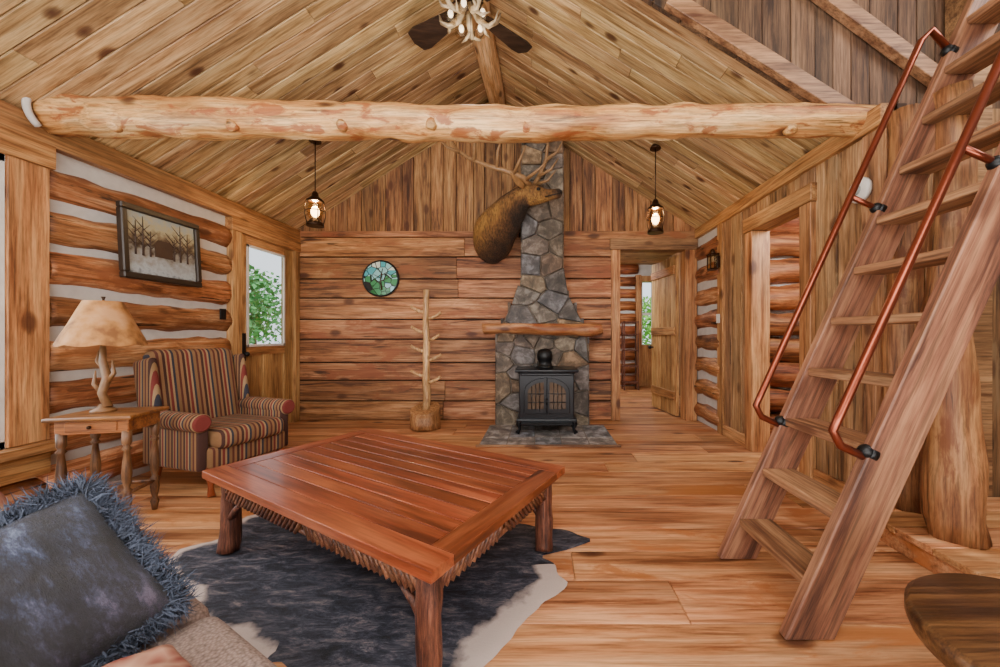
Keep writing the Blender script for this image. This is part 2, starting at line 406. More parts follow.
while x < XR:
    w = R.choice([.16, .2, .24, .18]); x1 = min(x+w, XR)
    a, b = x+.003, x1-.003; t = -.01-R.uniform(0, .015)
    pts = [(a, 2.66), (b, 2.66)]
    if a < XA < b: pts += [(b, slope(b)), (XA, ZA), (a, slope(a))]
    else: pts += [(b, slope(b)+.001), (a, slope(a)+.001)]
    mb.prism(pts, 'y', YB+t, YB+.04, 2); x = x1
mb.prism([(XL-.1, ZE), (XR+.1, ZE), (XA, ZA+.1)], 'y', YB+.04, YB+.1, 1)
struct(mkobj(mb, 'wall_back', [BACKW, CORE, GABLE], bevel=.008, seg=2), 'hewn horizontal plank wall with vertical board gable', 'wall')

mb = MB()
mb.box(OX0-.12, OX0+.005, YB-.05, YB+.14, 0, OZ-.005, 0); mb.box(OX1-.005, OX1+.16, YB-.05, YB+.14, 0, OZ-.005, 0)
mb.box(OX0-.14, OX1+.17, YB-.055, YB+.145, OZ-.006, OZ+.15, 1)
struct(mkobj(mb, 'trim_1', [TRIM, TRIMX], bevel=.005), 'wood casing around the open hallway doorway', 'door casing')
mb = MB()
for i in range(5): mb.box(.0, .045, i*.165+.002, (i+1)*.165-.002, .02, 2.36, 0)
for zz in (.25, 1.2, 2.1): mb.box(-.025, 0, .03, .8, zz, zz+.12, 1)
mb.ball((-.06, .76, 1.0), .03, .03, .03, 2); mb.tube([(0, .76, 1.0), (-.06, .76, 1.0)], .012, 8, 2)
o = mkobj(mb, 'door_2', [DOORW, TRIMY, BLACK], bevel=.003); o.location = (1.98, YB+.16, 0); o.rotation_euler = (0, 0, math.radians(8))
struct(o, 'light pine plank door standing open into the hallway', 'door')
FY = 8.9
mb = MB()
for i in range(10):
    z = .14+i*.29
    mb.log((-.4, FY+.08, z), (2.30, FY+.08, z), .118, .118, 12, 10, .2, 0, 3)
mb.box(-.5, 2.36, FY+.07, FY+.2, 0, 2.95, 1); mb.box(2.36, 2.66, FY+.07, FY+.2, 0, .95, 1); mb.box(2.36, 2.66, FY+.07, FY+.2, 2.45, 2.95, 1)
mb.box(2.24, 2.36, FY-.06, FY+.1, 0, 2.6, 2); mb.box(2.66, 2.8, FY-.05, FY+.2, 0, 2.9, 2); mb.box(2.3, 2.7, FY-.05, FY+.1, 0, .97, 2); mb.box(2.3, 2.7, FY-.05, FY+.1, 2.45, 2.58, 2)
mb.box(2.36, 2.66, FY+.0, FY+.03, 1.66, 1.72, 3); mb.box(2.36, 2.40, FY+.0, FY+.03, .97, 2.45, 3); mb.box(2.62, 2.66, FY+.0, FY+.03, .97, 2.45, 3)
struct(mkobj(mb, 'wall_hallway', [LOGX, CHINK, TRIM, WHITE]), 'far room log wall with a bright narrow window', 'wall')
mb = MB()
y = YB+.13
while y < FY+.1: mb.box(2.76, 2.80, y+.002, y+.196, 0, 2.9, 0); mb.box(-.54, -.5, y+.002, y+.196, 0, 2.9, 0); y += .2
struct(mkobj(mb, 'wall_hallway_side', RIGHTW), 'vertical board walls enclosing the far room', 'wall')
mb = MB(); y = YB+.1
while y < 9.1: mb.box(-.6, 2.85, y, y+.146, 2.86, 2.90, 0); y += .15
struct(mkobj(mb, 'ceiling_hallway', CEIL), 'flat pine ceiling of the far room', 'ceiling')
t = thing('shelf_rack', 'dark narrow open shelf rack against the far log wall', 'shelf', (1.98, FY-.55, 0))
mb = MB()
for a in (-.15, .15): mb.box(a-.015, a+.015, -.12, -.09, 0, 1.5); mb.box(a-.015, a+.015, .09, .12, 0, 1.5)
mkobj(mb, 'upright', TWIG, t, bevel=.003)
for zz in (.15, .5, .85, 1.2, 1.47): mb = MB(); mb.box(-.165, .165, -.12, .12, zz, zz+.025); mkobj(mb, 'shelf', TWIG, t, bevel=.003)

# right wall
mb = MB()
RY0, RY1, RZ = 3.18, 3.90, 2.28
def corer(y0, y1, z0, z1): mb.box(XR+.03, XR+.12, y0, y1, z0, z1, 1)
corer(2.42, RY0, 0, ZE); corer(RY1, YB+.1, 0, ZE); corer(RY0, RY1, RZ, ZE)
y = 2.42
while y < 4.62:
    w = R.choice([.15, .19, .22]); y1 = min(y+w, 4.62)
    t = R.uniform(0, .014)
    if y1 > RY0 and y < RY1:
        mb.box(XR-t, XR+.04, y+.003, y1-.003, RZ, ZE, 0)
        if y < RY0: mb.box(XR-t, XR+.04, y+.003, RY0, 0, RZ, 0)
        if y1 > RY1: mb.box(XR-t, XR+.04, RY1, y1-.003, 0, RZ, 0)
    else: mb.box(XR-t, XR+.04, y+.003, y1-.003, 0, ZE, 0)
    y = y1
for i in range(8):
    z = .16+i*.31
    mb.log((XR+.07, 4.64, z), (XR+.07, YB, z), .125, .125, 12, 5, .25, 2, 3)
mb.box(XR+.0, XR+.05, 4.62, YB, 0, 2.6, 3)
mb.box(XR-.05, XR+.06, 2.42, YB, 2.55, ZE, 4)
mb.box(XR-.04, XR+.05, 4.55, 4.68, 0, 2.55, 5)
struct(mkobj(mb, 'wall_right', [RIGHTW, CORE, LOG, CHINK, TRIMY, TRIM], bevel=.004), 'rough vertical board wall with a short section of chinked logs', 'wall')
mb = MB()
mb.box(XR-.05, XR+.14, RY0-.13, RY0+.005, 0, RZ-.008, 0); mb.box(XR-.05, XR+.14, RY1-.005, RY1+.13, 0, RZ-.008, 0)
mb.box(XR-.06, XR+.145, RY0-.15, RY1+.15, RZ-.006, RZ+.14, 1)
struct(mkobj(mb, 'trim_2', [TRIM, TRIMY], bevel=.005), 'wood casing around the side room doorway', 'door casing')
mb = MB()
mb.box(XR-.035, XR, 4.04, 4.55, 0, .13, 0); mb.box(XR-.035, XR, 2.42, 3.04, 0, .13, 0)
struct(mkobj(mb, 'baseboard_right', TRIMY, bevel=.004), 'low wood baseboard', 'baseboard')
mb = MB()
for i in range(9): mb.log((XR+.13, 4.50, .14+i*.3), (4.2, 4.50, .14+i*.3), .142, .14, 14, 12, .25, 0, 3)
mb.box(XR+.13, 4.2, 4.54, 4.7, 0, 2.8, 1)
struct(mkobj(mb, 'wall_side_room', [LOGX, CHINK]), 'reddish stacked log wall seen through the side doorway', 'wall')
mb = MB(); mb.box(XR+.12, 4.2, 2.6, 4.7, 2.70, 2.74); mb.box(4.2, 4.25, -.6, 4.7, 0, 4.2)
struct(mkobj(mb, 'wall_side_room_far', RIGHTW), 'plain board partition of the side room', 'wall')

mb = MB()
x = XR+.05
while x < 4.2:
    w = R.choice([.14, .18, .2]); mb.box(x+.003, x+w-.003, 2.52-R.uniform(0, .015), 2.56, .0, 2.7, 1); x += w
x = -.3
while x < 4.2:
    w = R.choice([.13, .17, .2]); a, b = x+.003, x+w-.003
    za = max(slope(a)-.02, 2.62); zb = max(slope(b)-.02, 2.62)
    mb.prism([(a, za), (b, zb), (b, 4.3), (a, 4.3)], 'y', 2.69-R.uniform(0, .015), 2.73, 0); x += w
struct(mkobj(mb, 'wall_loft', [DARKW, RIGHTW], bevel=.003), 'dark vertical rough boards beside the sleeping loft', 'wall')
mb = MB()
def dboard(x0, z0, x1, z1, w, ya, yb):
    d = Vector((x1-x0, 0, z1-z0)).normalized(); n = Vector((-d.z, 0, d.x))*w/2
    mb.prism([(x0-n.x, z0-n.z), (x1-n.x, z1-n.z), (x1+n.x, z1+n.z), (x0+n.x, z0+n.z)], 'y', ya, yb, 0)
dboard(.9, slope(.9)+.03, 2.45, slope(2.45)+.03, .11, 2.62, 2.68)
dboard(1.75, 3.72, 2.85, 2.90, .10, 2.60, 2.67)
mb.box(2.83, 2.98, 2.5, 2.66, .1, 4.1, 0)
struct(mkobj(mb, 'trim_3', TRIMX, bevel=.004), 'diagonal fascia and brace boards under the loft roof', 'trim')

mb = MB()
mb.box(1.98, 2.02, .9, 2.40, 0, .10, 0)
y = .9
while y < 2.5: mb.box(1.96, 4.2, y+.002, min(y+.2, 2.5)-.002, .10, .135, 0); y += .2
struct(mkobj(mb, 'floor_platform', FLOOR, bevel=.003), 'raised pine platform step beside the log post', 'floor')

# beam
mb = MB()
n = 90; pa = []; rr = []
for i in range(n+1):
    t = i/n; x = -3.38+t*6.04
    pa.append((x, 2.64+.02*math.sin(t*5), 2.71-.05*t+.012*math.sin(t*9))); rr.append(.130-.033*t+.010*noise.noise(Vector((x*4, 0, 0))))
mb.tube(pa, rr, 24, 0, .2, True, 1, 5.5)
for x, a in ((-2.9, -1.9), (-2.1, -1.2), (-1.35, -2.0), (-.75, -1.0), (-.1, -1.8), (.6, -1.4), (1.1, -2.2), (1.7, -1.2), (2.2, -1.8)):
    t = (x+3.4)/6.06; rr_ = .125-.033*t; d = Vector((.15, math.cos(a)*1.0, math.sin(a)*.9)); d.y = -abs(d.y)-.3; d.normalize()
    p = Vector((x, 2.64, 2.71-.05*t)); mb.tube([p+d*rr_*.7, p+d*(rr_+.002), p+d*(rr_+.012)], [.05, .036, .02], 12, 0, .3)
o = mkobj(mb, 'ceiling_beam', BEAM); struct(o, 'peeled light log beam spanning the room with reddish scars', 'beam')
mb = MB(); mb.tube([(-3.34, 2.64+.17*math.cos(a), 2.71+.155*math.sin(a)) for a in [math.radians(t) for t in range(60, 240, 10)]], .02, 8, 0)
struct(mkobj(mb, 'trim_4', CHINK), 'pale chinking bead around the beam end', 'trim')
mb = MB(); mb.log((XA, -.6, ZA-.12), (XA, YB-.0, ZA-.12), .12, .115, 16, 30, .15, 0, 3)
struct(mkobj(mb, 'ridge_beam', RIDGE), 'peeled log ridge beam along the ceiling peak', 'beam')
mb = MB(); mb.log((2.20, 1.99, .13), (2.17, 2.02, 2.5), .115, .075, 16, 24, .3, 0, 3)
struct(mkobj(mb, 'log_post', POSTW), 'peeled tree trunk post standing on the platform edge', 'post')
mb = MB(); mb.log((2.28, 2.36, .13), (2.25, 2.36, 2.58), .10, .09, 14, 20, .3, 0, 3)
struct(mkobj(mb, 'log_post', POSTW), 'slim log post against the board wall end', 'post')

# ------------------------------------------------------------------ chimney
ch = thing('stone_chimney', 'grey and brown fieldstone chimney tapering up to the ceiling peak', 'chimney', (.03, 0, 0))
YC = 5.02
def halfw(z):
    if z < 1.24: return .62
    if z > 1.95: return .28
    t = (z-1.24)/.71; t = t*t*(3-2*t)
    return .56-.28*t
mb = MB(); zt = 3.98
pl = []; pr = []
zz = 0
while zz < zt: pl.append((-halfw(zz)+.02, zz)); pr.append((halfw(zz)-.02, zz)); zz += .08
mb.prism(pl+[(-.26, zt), (.26, zt)]+pr[::-1], 'y', YC+.02, YB-.05, 1)
RS = random.Random(33)
seeds = []
z = .08
row = 0
while z < 3.98:
    w = halfw(z); nx = max(1 if RS.random() < .25 else 2, round(2*w/RS.uniform(.26, .46)))
    for k in range(nx):
        seeds.append((-w+2*w*(k+.5+(.2 if row % 2 else -.2))/nx+RS.uniform(-.08, .08), z+RS.uniform(-.08, .08)))
    z += RS.uniform(.14, .30); row += 1
def clip(poly, a, b, c):
    out_ = []
    for i in range(len(poly)):
        p, q = poly[i], poly[(i+1) % len(poly)]
        dp = a*p[0]+b*p[1]-c; dq = a*q[0]+b*q[1]-c
        if dp <= 0: out_.append(p)
        if (dp < 0 < dq) or (dq < 0 < dp):
            t = dp/(dp-dq); out_.append((p[0]+(q[0]-p[0])*t, p[1]+(q[1]-p[1])*t))
    return out_
for i, s0 in enumerate(seeds):
    poly = [(-.7, max(0, s0[1]-.5)), (.7, max(0, s0[1]-.5)), (.7, min(zt, s0[1]+.5)), (-.7, min(zt, s0[1]+.5))]
    for j, s1 in enumerate(seeds):
        if i == j or abs(s1[1]-s0[1]) > .9: continue
        a, b_ = s1[0]-s0[0], (s1[1]-s0[1])*1.5
        mx_, mz_ = (s0[0]+s1[0])/2, (s0[1]+s1[1])/2
        poly = clip(poly, a, b_, a*mx_+b_*mz_)
        if len(poly) < 3: break
    if len(poly) < 3: continue
    for sg in (-1, 1):
        z0_, z1_ = min(p[1] for p in poly), max(p[1] for p in poly)
        w0, w1 = halfw(z0_+.01), halfw(z1_-.01)
        k = (w1-w0)/max(.01, z1_-z0_)
        poly = clip(poly, sg, -k, w0-k*z0_)
        if len(poly) < 3: break
    if len(poly) < 3: continue
    cx_ = sum(p[0] for p in poly)/len(poly); cz_ = sum(p[1] for p in poly)/len(poly)
    d = RS.uniform(0, .035); n = len(poly)
    A = [(cx_+(p[0]-cx_)*.955+RS.uniform(-.004, .004), cz_+(p[1]-cz_)*.955+RS.uniform(-.004, .004)) for p in poly]
    B = [(cx_+(p[0]-cx_)*.93, cz_+(p[1]-cz_)*.93) for p in A]
    vs = [(p[0], YC+.06, p[1]) for p in A]+[(p[0], YC+.012-d, p[1]) for p in A]+[(p[0], YC-.004-d+RS.uniform(-.006, .006), p[1]) for p in B]
    fs = []
    for q in range(n):
        j = (q+1) % n; fs += [(q, j, j+n, q+n), (q+n, j+n, j+2*n, q+2*n)]
    fs += [[2*n+k for k in range(n)], [k for k in range(n)][::-1]]
    mb.add(vs, fs, 0)
z = 0
while z < 3.6:
    h = R.uniform(.13, .26); w = halfw(z+h/2)
    for sgn in (-1, 1):
        mb.box(min(sgn*(w-.03), sgn*(w+.008)), max(sgn*(w-.03), sgn*(w+.008)), YC+.06, YB-.05, z+.005, z+h-.005, 0)
    z += h
mkobj(mb, 'masonry', [STONE, MORTAR], ch, bevel=.006)
mb = MB(); mb.log((-.76, 0, 0), (.76, 0, 0), .085, .09, 14, 20, .3, 0, 4)
mb.v = [(v[0], v[1]*1.3, min(v[2], .055)) for v in mb.v]
MANT = wood('mantel_wood', ['#8a4c26', '#b97a48', '#cf9662'], 'x', .9, .05, .9, .5, .5, blot='#84401c', crack=.7, bscale=2)
o = mkobj(mb, 'mantel_shelf', MANT); o.location = (.03, 4.90, 1.29); tag(o, 'rustic half-log mantel shelf on the stone chimney', 'mantel')
mb = MB()
for i in range(5):
    for j in range(3):
        x0 = -.66+i*.30; y0 = 4.09+j*.30
        mb.box(x0+.005, x0+.295, y0+.005, y0+.295, .0, .018+R.random()*.002, 0)
mb.box(-.66, .84, 4.09, 4.98, -.001, .014, 1)
mb.box(-.69, .87, 4.06, 4.09, 0, .022, 2)
tag(mkobj(mb, 'hearth_pad', [SLATE, MORTAR, TRIMX], bevel=.003), 'grey slate tile hearth set in the floor', 'hearth')

st = thing('wood_stove', 'black cast iron wood stove with arched glass doors', 'stove', (.08, 4.56, .0215))
mb = MB()
mb.box(-.33, .33, -.02, .36, .16, .72); mb.box(-.36, .36, -.06, .39, .14, .18); mb.box(-.31, .31, -.04, .36, .69, .73)
mkobj(mb, 'body', STOVEM, st, bevel=.012, seg=2)
mb = MB(); mb.box(-.38, .38, -.08, .41, .735, .77); mb.box(-.34, .34, -.05, .38, .715, .74)
mkobj(mb, 'top_plate', STOVEM, st, bevel=.012, seg=3)
for sx in (-1, 1):
    for sy in (0, .33):
        mb = MB(); x = sx*.31
        mb.tube([(x, sy, .17), (x+sx*.03, sy-.01, .11), (x+sx*.015, sy, .05), (x+sx*.045, sy-.02, .002)], [.04, .03, .018, .03], 10)
        mkobj(mb, 'leg', STOVEM, st)
FIRE = plain('stove_glass', '#5a4a3c', .12, 0, 5, .5, bump=0)
for sx in (-1, 1):
    d = bpy.data.objects.new('door', None); C.objects.link(d); d.parent = st
    def big(w, zb, zs, zt, inner, n=10):
        pts = [(sx*inner, zb), (sx*w, zb)]
        for k in range(n+1):
            th = (pi/2)*k/n; px = w*math.cos(th)
            if px < inner: px = inner
            pts.append((sx*px, zs+(zt-zs)*math.sin(math.acos(min(1, px/w)))))
        return pts
    mb = MB(); mb.prism(big(.27, .24, .50, .67, .004), 'y', -.045, -.02, 0); mkobj(mb, 'door_frame', STOVEM, d, bevel=.004)
    mb = MB(); mb.prism(big(.225, .30, .49, .62, .035), 'y', -.05, -.044, 0); mkobj(mb, 'door_glass', FIRE, d)
    mb = MB()
    for k in range(1, 4):
        xx = sx*(.035+k*.048); mb.tube([(xx, -.055, .30), (xx, -.055, .49+.13*math.sqrt(max(0, 1-(abs(xx)/.225)**2)))], .005, 6)
    for zz in (.38, .48): mb.tube([(sx*.035, -.055, zz), (sx*.222, -.055, zz)], .005, 6)
    mkobj(mb, 'tracery', STOVEM, d)
mb = MB(); mb.tube([(0, -.05, .42), (0, -.09, .42), (0, -.10, .36)], .01, 8); mkobj(mb, 'handle', BLACK, st)
mb = MB(); mb.box(-.3, .3, -.16, -.02, .13, .15); mkobj(mb, 'ash_lip', STOVEM, st, bevel=.006)
mb = MB(); mb.lathe([(.11, .77), (.11, .79), (.085, .80), (.085, .86), (.095, .87), (.10, .92), (.09, .97), (.06, 1.0), (0, 1.01)], -.02, .2, 24)
mb.tube([(-.02, .2, .92), (-.02, .40, .92)], .08, 20); mkobj(mb, 'flue_elbow', BLACK, st)

# ------------------------------------------------------------------ elk mount
ek = thing('mounted_elk_head', 'golden brown bull elk shoulder mount with branching antlers', 'mounted animal head')
m, nt, b = newmat('elk_fur'); L = nt.links
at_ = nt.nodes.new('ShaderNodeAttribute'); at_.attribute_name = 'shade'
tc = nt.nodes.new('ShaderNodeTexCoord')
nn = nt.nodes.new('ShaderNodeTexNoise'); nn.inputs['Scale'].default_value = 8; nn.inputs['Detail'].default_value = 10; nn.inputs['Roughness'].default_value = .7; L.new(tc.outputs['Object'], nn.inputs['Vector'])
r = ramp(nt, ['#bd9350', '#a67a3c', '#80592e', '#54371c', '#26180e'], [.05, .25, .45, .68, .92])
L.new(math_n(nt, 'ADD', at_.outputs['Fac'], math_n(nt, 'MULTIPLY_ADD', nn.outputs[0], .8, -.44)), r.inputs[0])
mp = nt.nodes.new('ShaderNodeMapping'); mp.inputs['Scale'].default_value = (70, 70, 16); L.new(tc.outputs['Object'], mp.inputs[0])
n2 = nt.nodes.new('ShaderNodeTexNoise'); n2.inputs['Scale'].default_value = 1; n2.inputs['Detail'].default_value = 4; L.new(mp.outputs[0], n2.inputs['Vector'])
r2 = ramp(nt, ['#606060', '#ffffff'], [.38, .58]); L.new(n2.outputs[0], r2.inputs[0])
L.new(mix(nt, .65, r.outputs[0], r2.outputs[0], 'MULTIPLY'), b.inputs['Base Color']); b.inputs['Roughness'].default_value = .9
bp = nt.nodes.new('ShaderNodeBump'); bp.inputs['Strength'].default_value = 1; bp.inputs['Distance'].default_value = .025; L.new(n2.outputs[0], bp.inputs['Height']); L.new(bp.outputs[0], b.inputs['Normal'])
FUR = m
mb = MB()
rings = [((-.68, 5.34, 2.50), .25, .34, .33, .35), ((-.66, 5.24, 2.51), .27, .36, .35, .3), ((-.61, 5.12, 2.56), .265, .34, .34, .25), ((-.54, 5.02, 2.64), .24, .30, .31, .28),
         ((-.46, 4.95, 2.73), .21, .255, .28, .35), ((-.38, 4.90, 2.82), .18, .21, .24, .45), ((-.31, 4.865, 2.89), .15, .175, .20, .5), ((-.245, 4.84, 2.94), .128, .15, .165, .5),
         ((-.18, 4.82, 2.965), .118, .14, .145, .42), ((-.11, 4.80, 2.975), .118, .13, .135, .42), ((-.04, 4.78, 2.965), .110, .11, .13, .5), ((.03, 4.757, 2.955), .082, .085, .105, .55),
         ((.10, 4.735, 2.95), .060, .068, .080, .6), ((.16, 4.715, 2.95), .053, .058, .066, .65), ((.215, 4.697, 2.95), .057, .056, .062, .8), ((.25, 4.687, 2.95), .052, .046, .054, .95), ((.27, 4.68, 2.945), .03, .028, .03, 1.0)]
seg = 28; vs = []; sh = []; P = [Vector(r_[0]) for r_ in rings]
for i, (c, rh, ru, rl_, sd) in enumerate(rings):
    t = (P[min(i+1, len(P)-1)]-P[max(i-1, 0)]).normalized()
    if i == 0: t = Vector((0, -1, 0))
    side = t.cross(Vector((0, 0, 1))).normalized(); up = side.cross(t).normalized()
    for k in range(seg):
        th = 2*pi*k/seg; j = 1+(.14 if 1 <= i <= 7 else .03)*noise.noise(Vector((math.cos(th)*3, math.sin(th)*3, i*1.3)))
        rv = ru if math.sin(th) > 0 else rl_
        vs.append(P[i]+side*math.cos(th)*rh*j+up*math.sin(th)*rv*j)
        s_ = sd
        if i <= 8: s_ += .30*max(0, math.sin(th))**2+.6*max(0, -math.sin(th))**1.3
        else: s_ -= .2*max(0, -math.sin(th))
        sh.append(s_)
n = len(rings)
fs = [(i*seg+k, i*seg+(k+1) % seg, (i+1)*seg+(k+1) % seg, (i+1)*seg+k) for i in range(n-1) for k in range(seg)]
fs += [list(range(seg))[::-1], [(n-1)*seg+k for k in range(seg)]]
mb.add(vs, fs, 0, True)
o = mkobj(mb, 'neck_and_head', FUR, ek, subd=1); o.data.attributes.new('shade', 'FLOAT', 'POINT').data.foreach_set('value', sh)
EARM = plain('ear_fur', '#8a6236', .9, 0, 30, .3)
for sx in (-1, 1):
    mb = MB(); b0 = Vector((-.19, 4.82+sx*.09, 3.04)); d = Vector((-.62, sx*.55, .42)).normalized()
    mb.tube([b0, b0+d*.05, b0+d*.12, b0+d*.19, b0+d*.26], [.028, .055, .065, .042, .004], 12, 0, flat=.4); mkobj(mb, 'ear', EARM, ek)
    mb = MB(); mb.ball((-.02, 4.775+sx*.104, 2.995), .024, .016, .02); mkobj(mb, 'eye', BLACK, ek)
    mb = MB(); mb.ball((.257, 4.682+sx*.03, 2.962), .014, .012, .014); mkobj(mb, 'nostril', BLACK, ek)
mb = MB(); mb.tube([(.06, 4.68, 2.90), (.15, 4.655, 2.918), (.24, 4.636, 2.928)], .006, 6); mkobj(mb, 'mouth', BLACK, ek)
def antler(base, main, tines, nm='antler'):
    mb = MB(); nmn = len(main)
    mb.tube([base]+main, [.038-.024*i/nmn for i in range(nmn+1)], 10, 0, .25)
    for a, b_, c in tines: mb.tube([a, b_, c], [.024, .017, .004], 8)
    mkobj(mb, nm, ANTLER, ek)
antler((-.13, 4.75, 3.07), [(-.21, 4.66, 3.13), (-.40, 4.60, 3.18), (-.64, 4.60, 3.25), (-.87, 4.64, 3.36), (-1.04, 4.70, 3.50), (-1.12, 4.76, 3.68)],
       [((-.18, 4.68, 3.11), (-.04, 4.55, 3.16), (.10, 4.5, 3.27)), ((-.32, 4.62, 3.15), (-.24, 4.5, 3.27), (-.16, 4.45, 3.42)), ((-.52, 4.60, 3.21), (-.50, 4.5, 3.38), (-.44, 4.48, 3.56)),
        ((-.80, 4.62, 3.32), (-.78, 4.53, 3.50), (-.74, 4.5, 3.68)), ((-.99, 4.68, 3.45), (-1.12, 4.62, 3.48), (-1.24, 4.6, 3.58))])
antler((-.13, 4.87, 3.07), [(-.07, 4.93, 3.15), (.0, 4.93, 3.28), (.08, 4.90, 3.46), (.10, 4.87, 3.64), (.06, 4.83, 3.82)],
       [((-.07, 4.92, 3.14), (.1, 4.84, 3.17), (.2, 4.80, 3.28)), ((-.02, 4.92, 3.25), (.14, 4.86, 3.32), (.24, 4.82, 3.45)), ((.08, 4.90, 3.46), (.22, 4.86, 3.54), (.3, 4.82, 3.68))])

# round stained glass
rg = thing('stained_glass_disc', 'round green and blue stained glass tree scene on the plank wall', 'wall art', (-2.23, YB-.05, 1.99))
m, nt, b = newmat('stained_glass'); L = nt.links
tc = nt.nodes.new('ShaderNodeTexCoord'); vo = nt.nodes.new('ShaderNodeTexVoronoi'); vo.inputs['Scale'].default_value = 11; L.new(tc.outputs['Object'], vo.inputs['Vector'])
sp = nt.nodes.new('ShaderNodeSeparateXYZ'); L.new(vo.outputs['Color'], sp.inputs[0]); so_ = nt.nodes.new('ShaderNodeSeparateXYZ'); L.new(tc.outputs['Object'], so_.inputs[0])
r = ramp(nt, ['#2a6a3a', '#3f8a5a', '#8fc8d0', '#4fa8b8', '#cfe0d8', '#2f7a6a'], None, 'CONSTANT')
L.new(math_n(nt, 'ADD', math_n(nt, 'MULTIPLY', sp.outputs[0], .45), math_n(nt, 'MULTIPLY_ADD', so_.outputs[1], 1.0, .27)), r.inputs[0])
v2 = nt.nodes.new('ShaderNodeTexVoronoi'); v2.feature = 'DISTANCE_TO_EDGE'; v2.inputs['Scale'].default_value = 11; L.new(tc.outputs['Object'], v2.inputs['Vector'])
r2 = ramp(nt, ['#000000', '#ffffff'], [.03, .06]); L.new(v2.outputs[0], r2.inputs[0])
L.new(mix(nt, r2.outputs[0], lin('#202020'), r.outputs[0]), b.inputs['Base Color']); b.inputs['Roughness'].default_value = .15
mb = MB(); mb.lathe([(.235, -.008), (.235, .008)], 0, 0, 40); o = mkobj(mb, 'glass_panel', m, rg); o.rotation_euler = (pi/2, 0, 0)
mb = MB(); mb.tube([(.245*math.cos(t), 0, .245*math.sin(t)) for t in [2*pi*k/40 for k in range(40)]], .014, 8, closed=True); mkobj(mb, 'rim', BLACK, rg)
mb = MB(); mb.tube([(.02, -.012, -.16), (.0, -.014, -.02), (.03, -.012, .14)], [.012, .01, .005], 8)
for a, b_ in ((-.1, .06), (.12, .1), (-.08, -.02), (.13, .02), (-.05, .15)): mb.tube([(.005, -.013, b_-.06), (a, -.013, b_)], [.007, .003], 6)
mkobj(mb, 'tree_silhouette', plain('bark_glass', '#3b2a1c', .4), rg)

# coat rack
cr = thing('coat_rack', 'log coat rack with branch pegs on a stump base', 'coat rack', (-1.46, 4.88, 0))
mb = MB(); mb.log((0, 0, 0), (0, 0, .26), .195, .185, 20, 4, .2); mkobj(mb, 'base', STUMPB, cr)
mb = MB(); mb.log((0, 0, .24), (0, 0, 1.78), .048, .038, 12, 16, .4, 0, 4); mkobj(mb, 'pole', RACK, cr)
for i, (zz, a) in enumerate([(.58, 5), (.66, 175), (.86, 20), (.98, 190), (1.12, -15), (1.22, 165), (1.40, 10), (1.48, 180)]):
    a = math.radians(a); d = Vector((math.cos(a), math.sin(a)*.5-.2, .3)).normalized()
    mb = MB(); p = Vector((0, 0, zz)); mb.tube([p, p+d*.09, p+d*.15+Vector((0, 0, .01)), p+d*.20+Vector((0, 0, .03))], [.023, .021, .020, .017], 8, jit=.2); mkobj(mb, 'peg', RACK, cr)

# painting
pt = thing('framed_painting', 'dark framed winter landscape painting on the log wall', 'painting', (-3.335, 3.36, 1.965)); pt.rotation_euler = (0, math.radians(-3), 0)
mb = MB(); a, b_ = .35, .305
mb.box(-.02, .03, -a, a, b_-.05, b_); mb.box(-.02, .03, -a, a, -b_, -b_+.05); mb.box(-.02, .03, -a, -a+.05, -b_+.05, b_-.05); mb.box(-.02, .03, a-.05, a, -b_+.05, b_-.05)
mkobj(mb, 'frame', plain('frame_dark', '#2b2118', .45), pt, bevel=.008)
m, nt, b = newmat('winter_scene'); L = nt.links
tc = nt.nodes.new('ShaderNodeTexCoord'); sp = nt.nodes.new('ShaderNodeSeparateXYZ'); L.new(tc.outputs['Object'], sp.inputs[0])
n1 = nt.nodes.new('ShaderNodeTexNoise'); n1.inputs['Scale'].default_value = 22; n1.inputs['Detail'].default_value = 6; L.new(tc.outputs['Object'], n1.inputs['Vector'])
h = math_n(nt, 'ADD', math_n(nt, 'MULTIPLY', sp.outputs[2], 1.6), math_n(nt, 'MULTIPLY', n1.outputs[0], .55))
r = ramp(nt, ['#4d5458', '#a4acb0', '#7f7a70', '#3a2a1e', '#6e5e48', '#a09878', '#7f9098'], [0, .15, .40, .5, .6, .75, 1]); L.new(math_n(nt, 'ADD', h, .23), r.inputs[0])
L.new(r.outputs[0], b.inputs['Base Color']); b.inputs['Roughness'].default_value = .5
mb = MB(); mb.box(-.01, .008, -a+.05, a-.05, -b_+.05, b_-.05); mkobj(mb, 'canvas', m, pt)
mb = MB()
for yy, hh in ((-.24, .28), (-.18, .33), (-.12, .22), (.15, .34), (.22, .28), (.09, .2)):
    mb.tube([(.01, yy, -.1), (.01, yy+.01, -.1+hh)], [.008, .002], 6)
    for k in range(6): mb.tube([(.01, yy, -.04+hh*.11*k), (.01, yy+(-1)**k*.07, .03+hh*.11*k)], [.004, .001], 5)
mb.box(.008, .012, -.08, .08, -.09, .0)
mb.prism([(-.1, 0), (.1, 0), (.05, .06), (-.05, .06)], 'x', .008, .013)
mkobj(mb, 'painted_trees', plain('paint_dark', '#3e2b20', .6), pt)
def plate(name, label, loc, ax, w=.075, h=.115, mat=BLACK):
    t = thing(name, label, 'light switch', loc)
    mb = MB()
    if ax == 'x': mb.box(-.006, .006, -w/2, w/2, -h/2, h/2)
    else: mb.box(-w/2, w/2, -.006, .006, -h/2, h/2)
    mkobj(mb, 'plate', mat, t, bevel=.003)
    mb = MB(); mb.box(-.012, .012, -.008, .008, -.018, .018); mkobj(mb, 'toggle', mat, t, bevel=.002)
plate('light_switch', 'black switch plate on the log wall by the door', (-3.355, 4.02, 1.42), 'x')
plate('light_switch', 'black switch plate on the board wall', (XR-.02, 2.66, 1.30), 'x', .09)
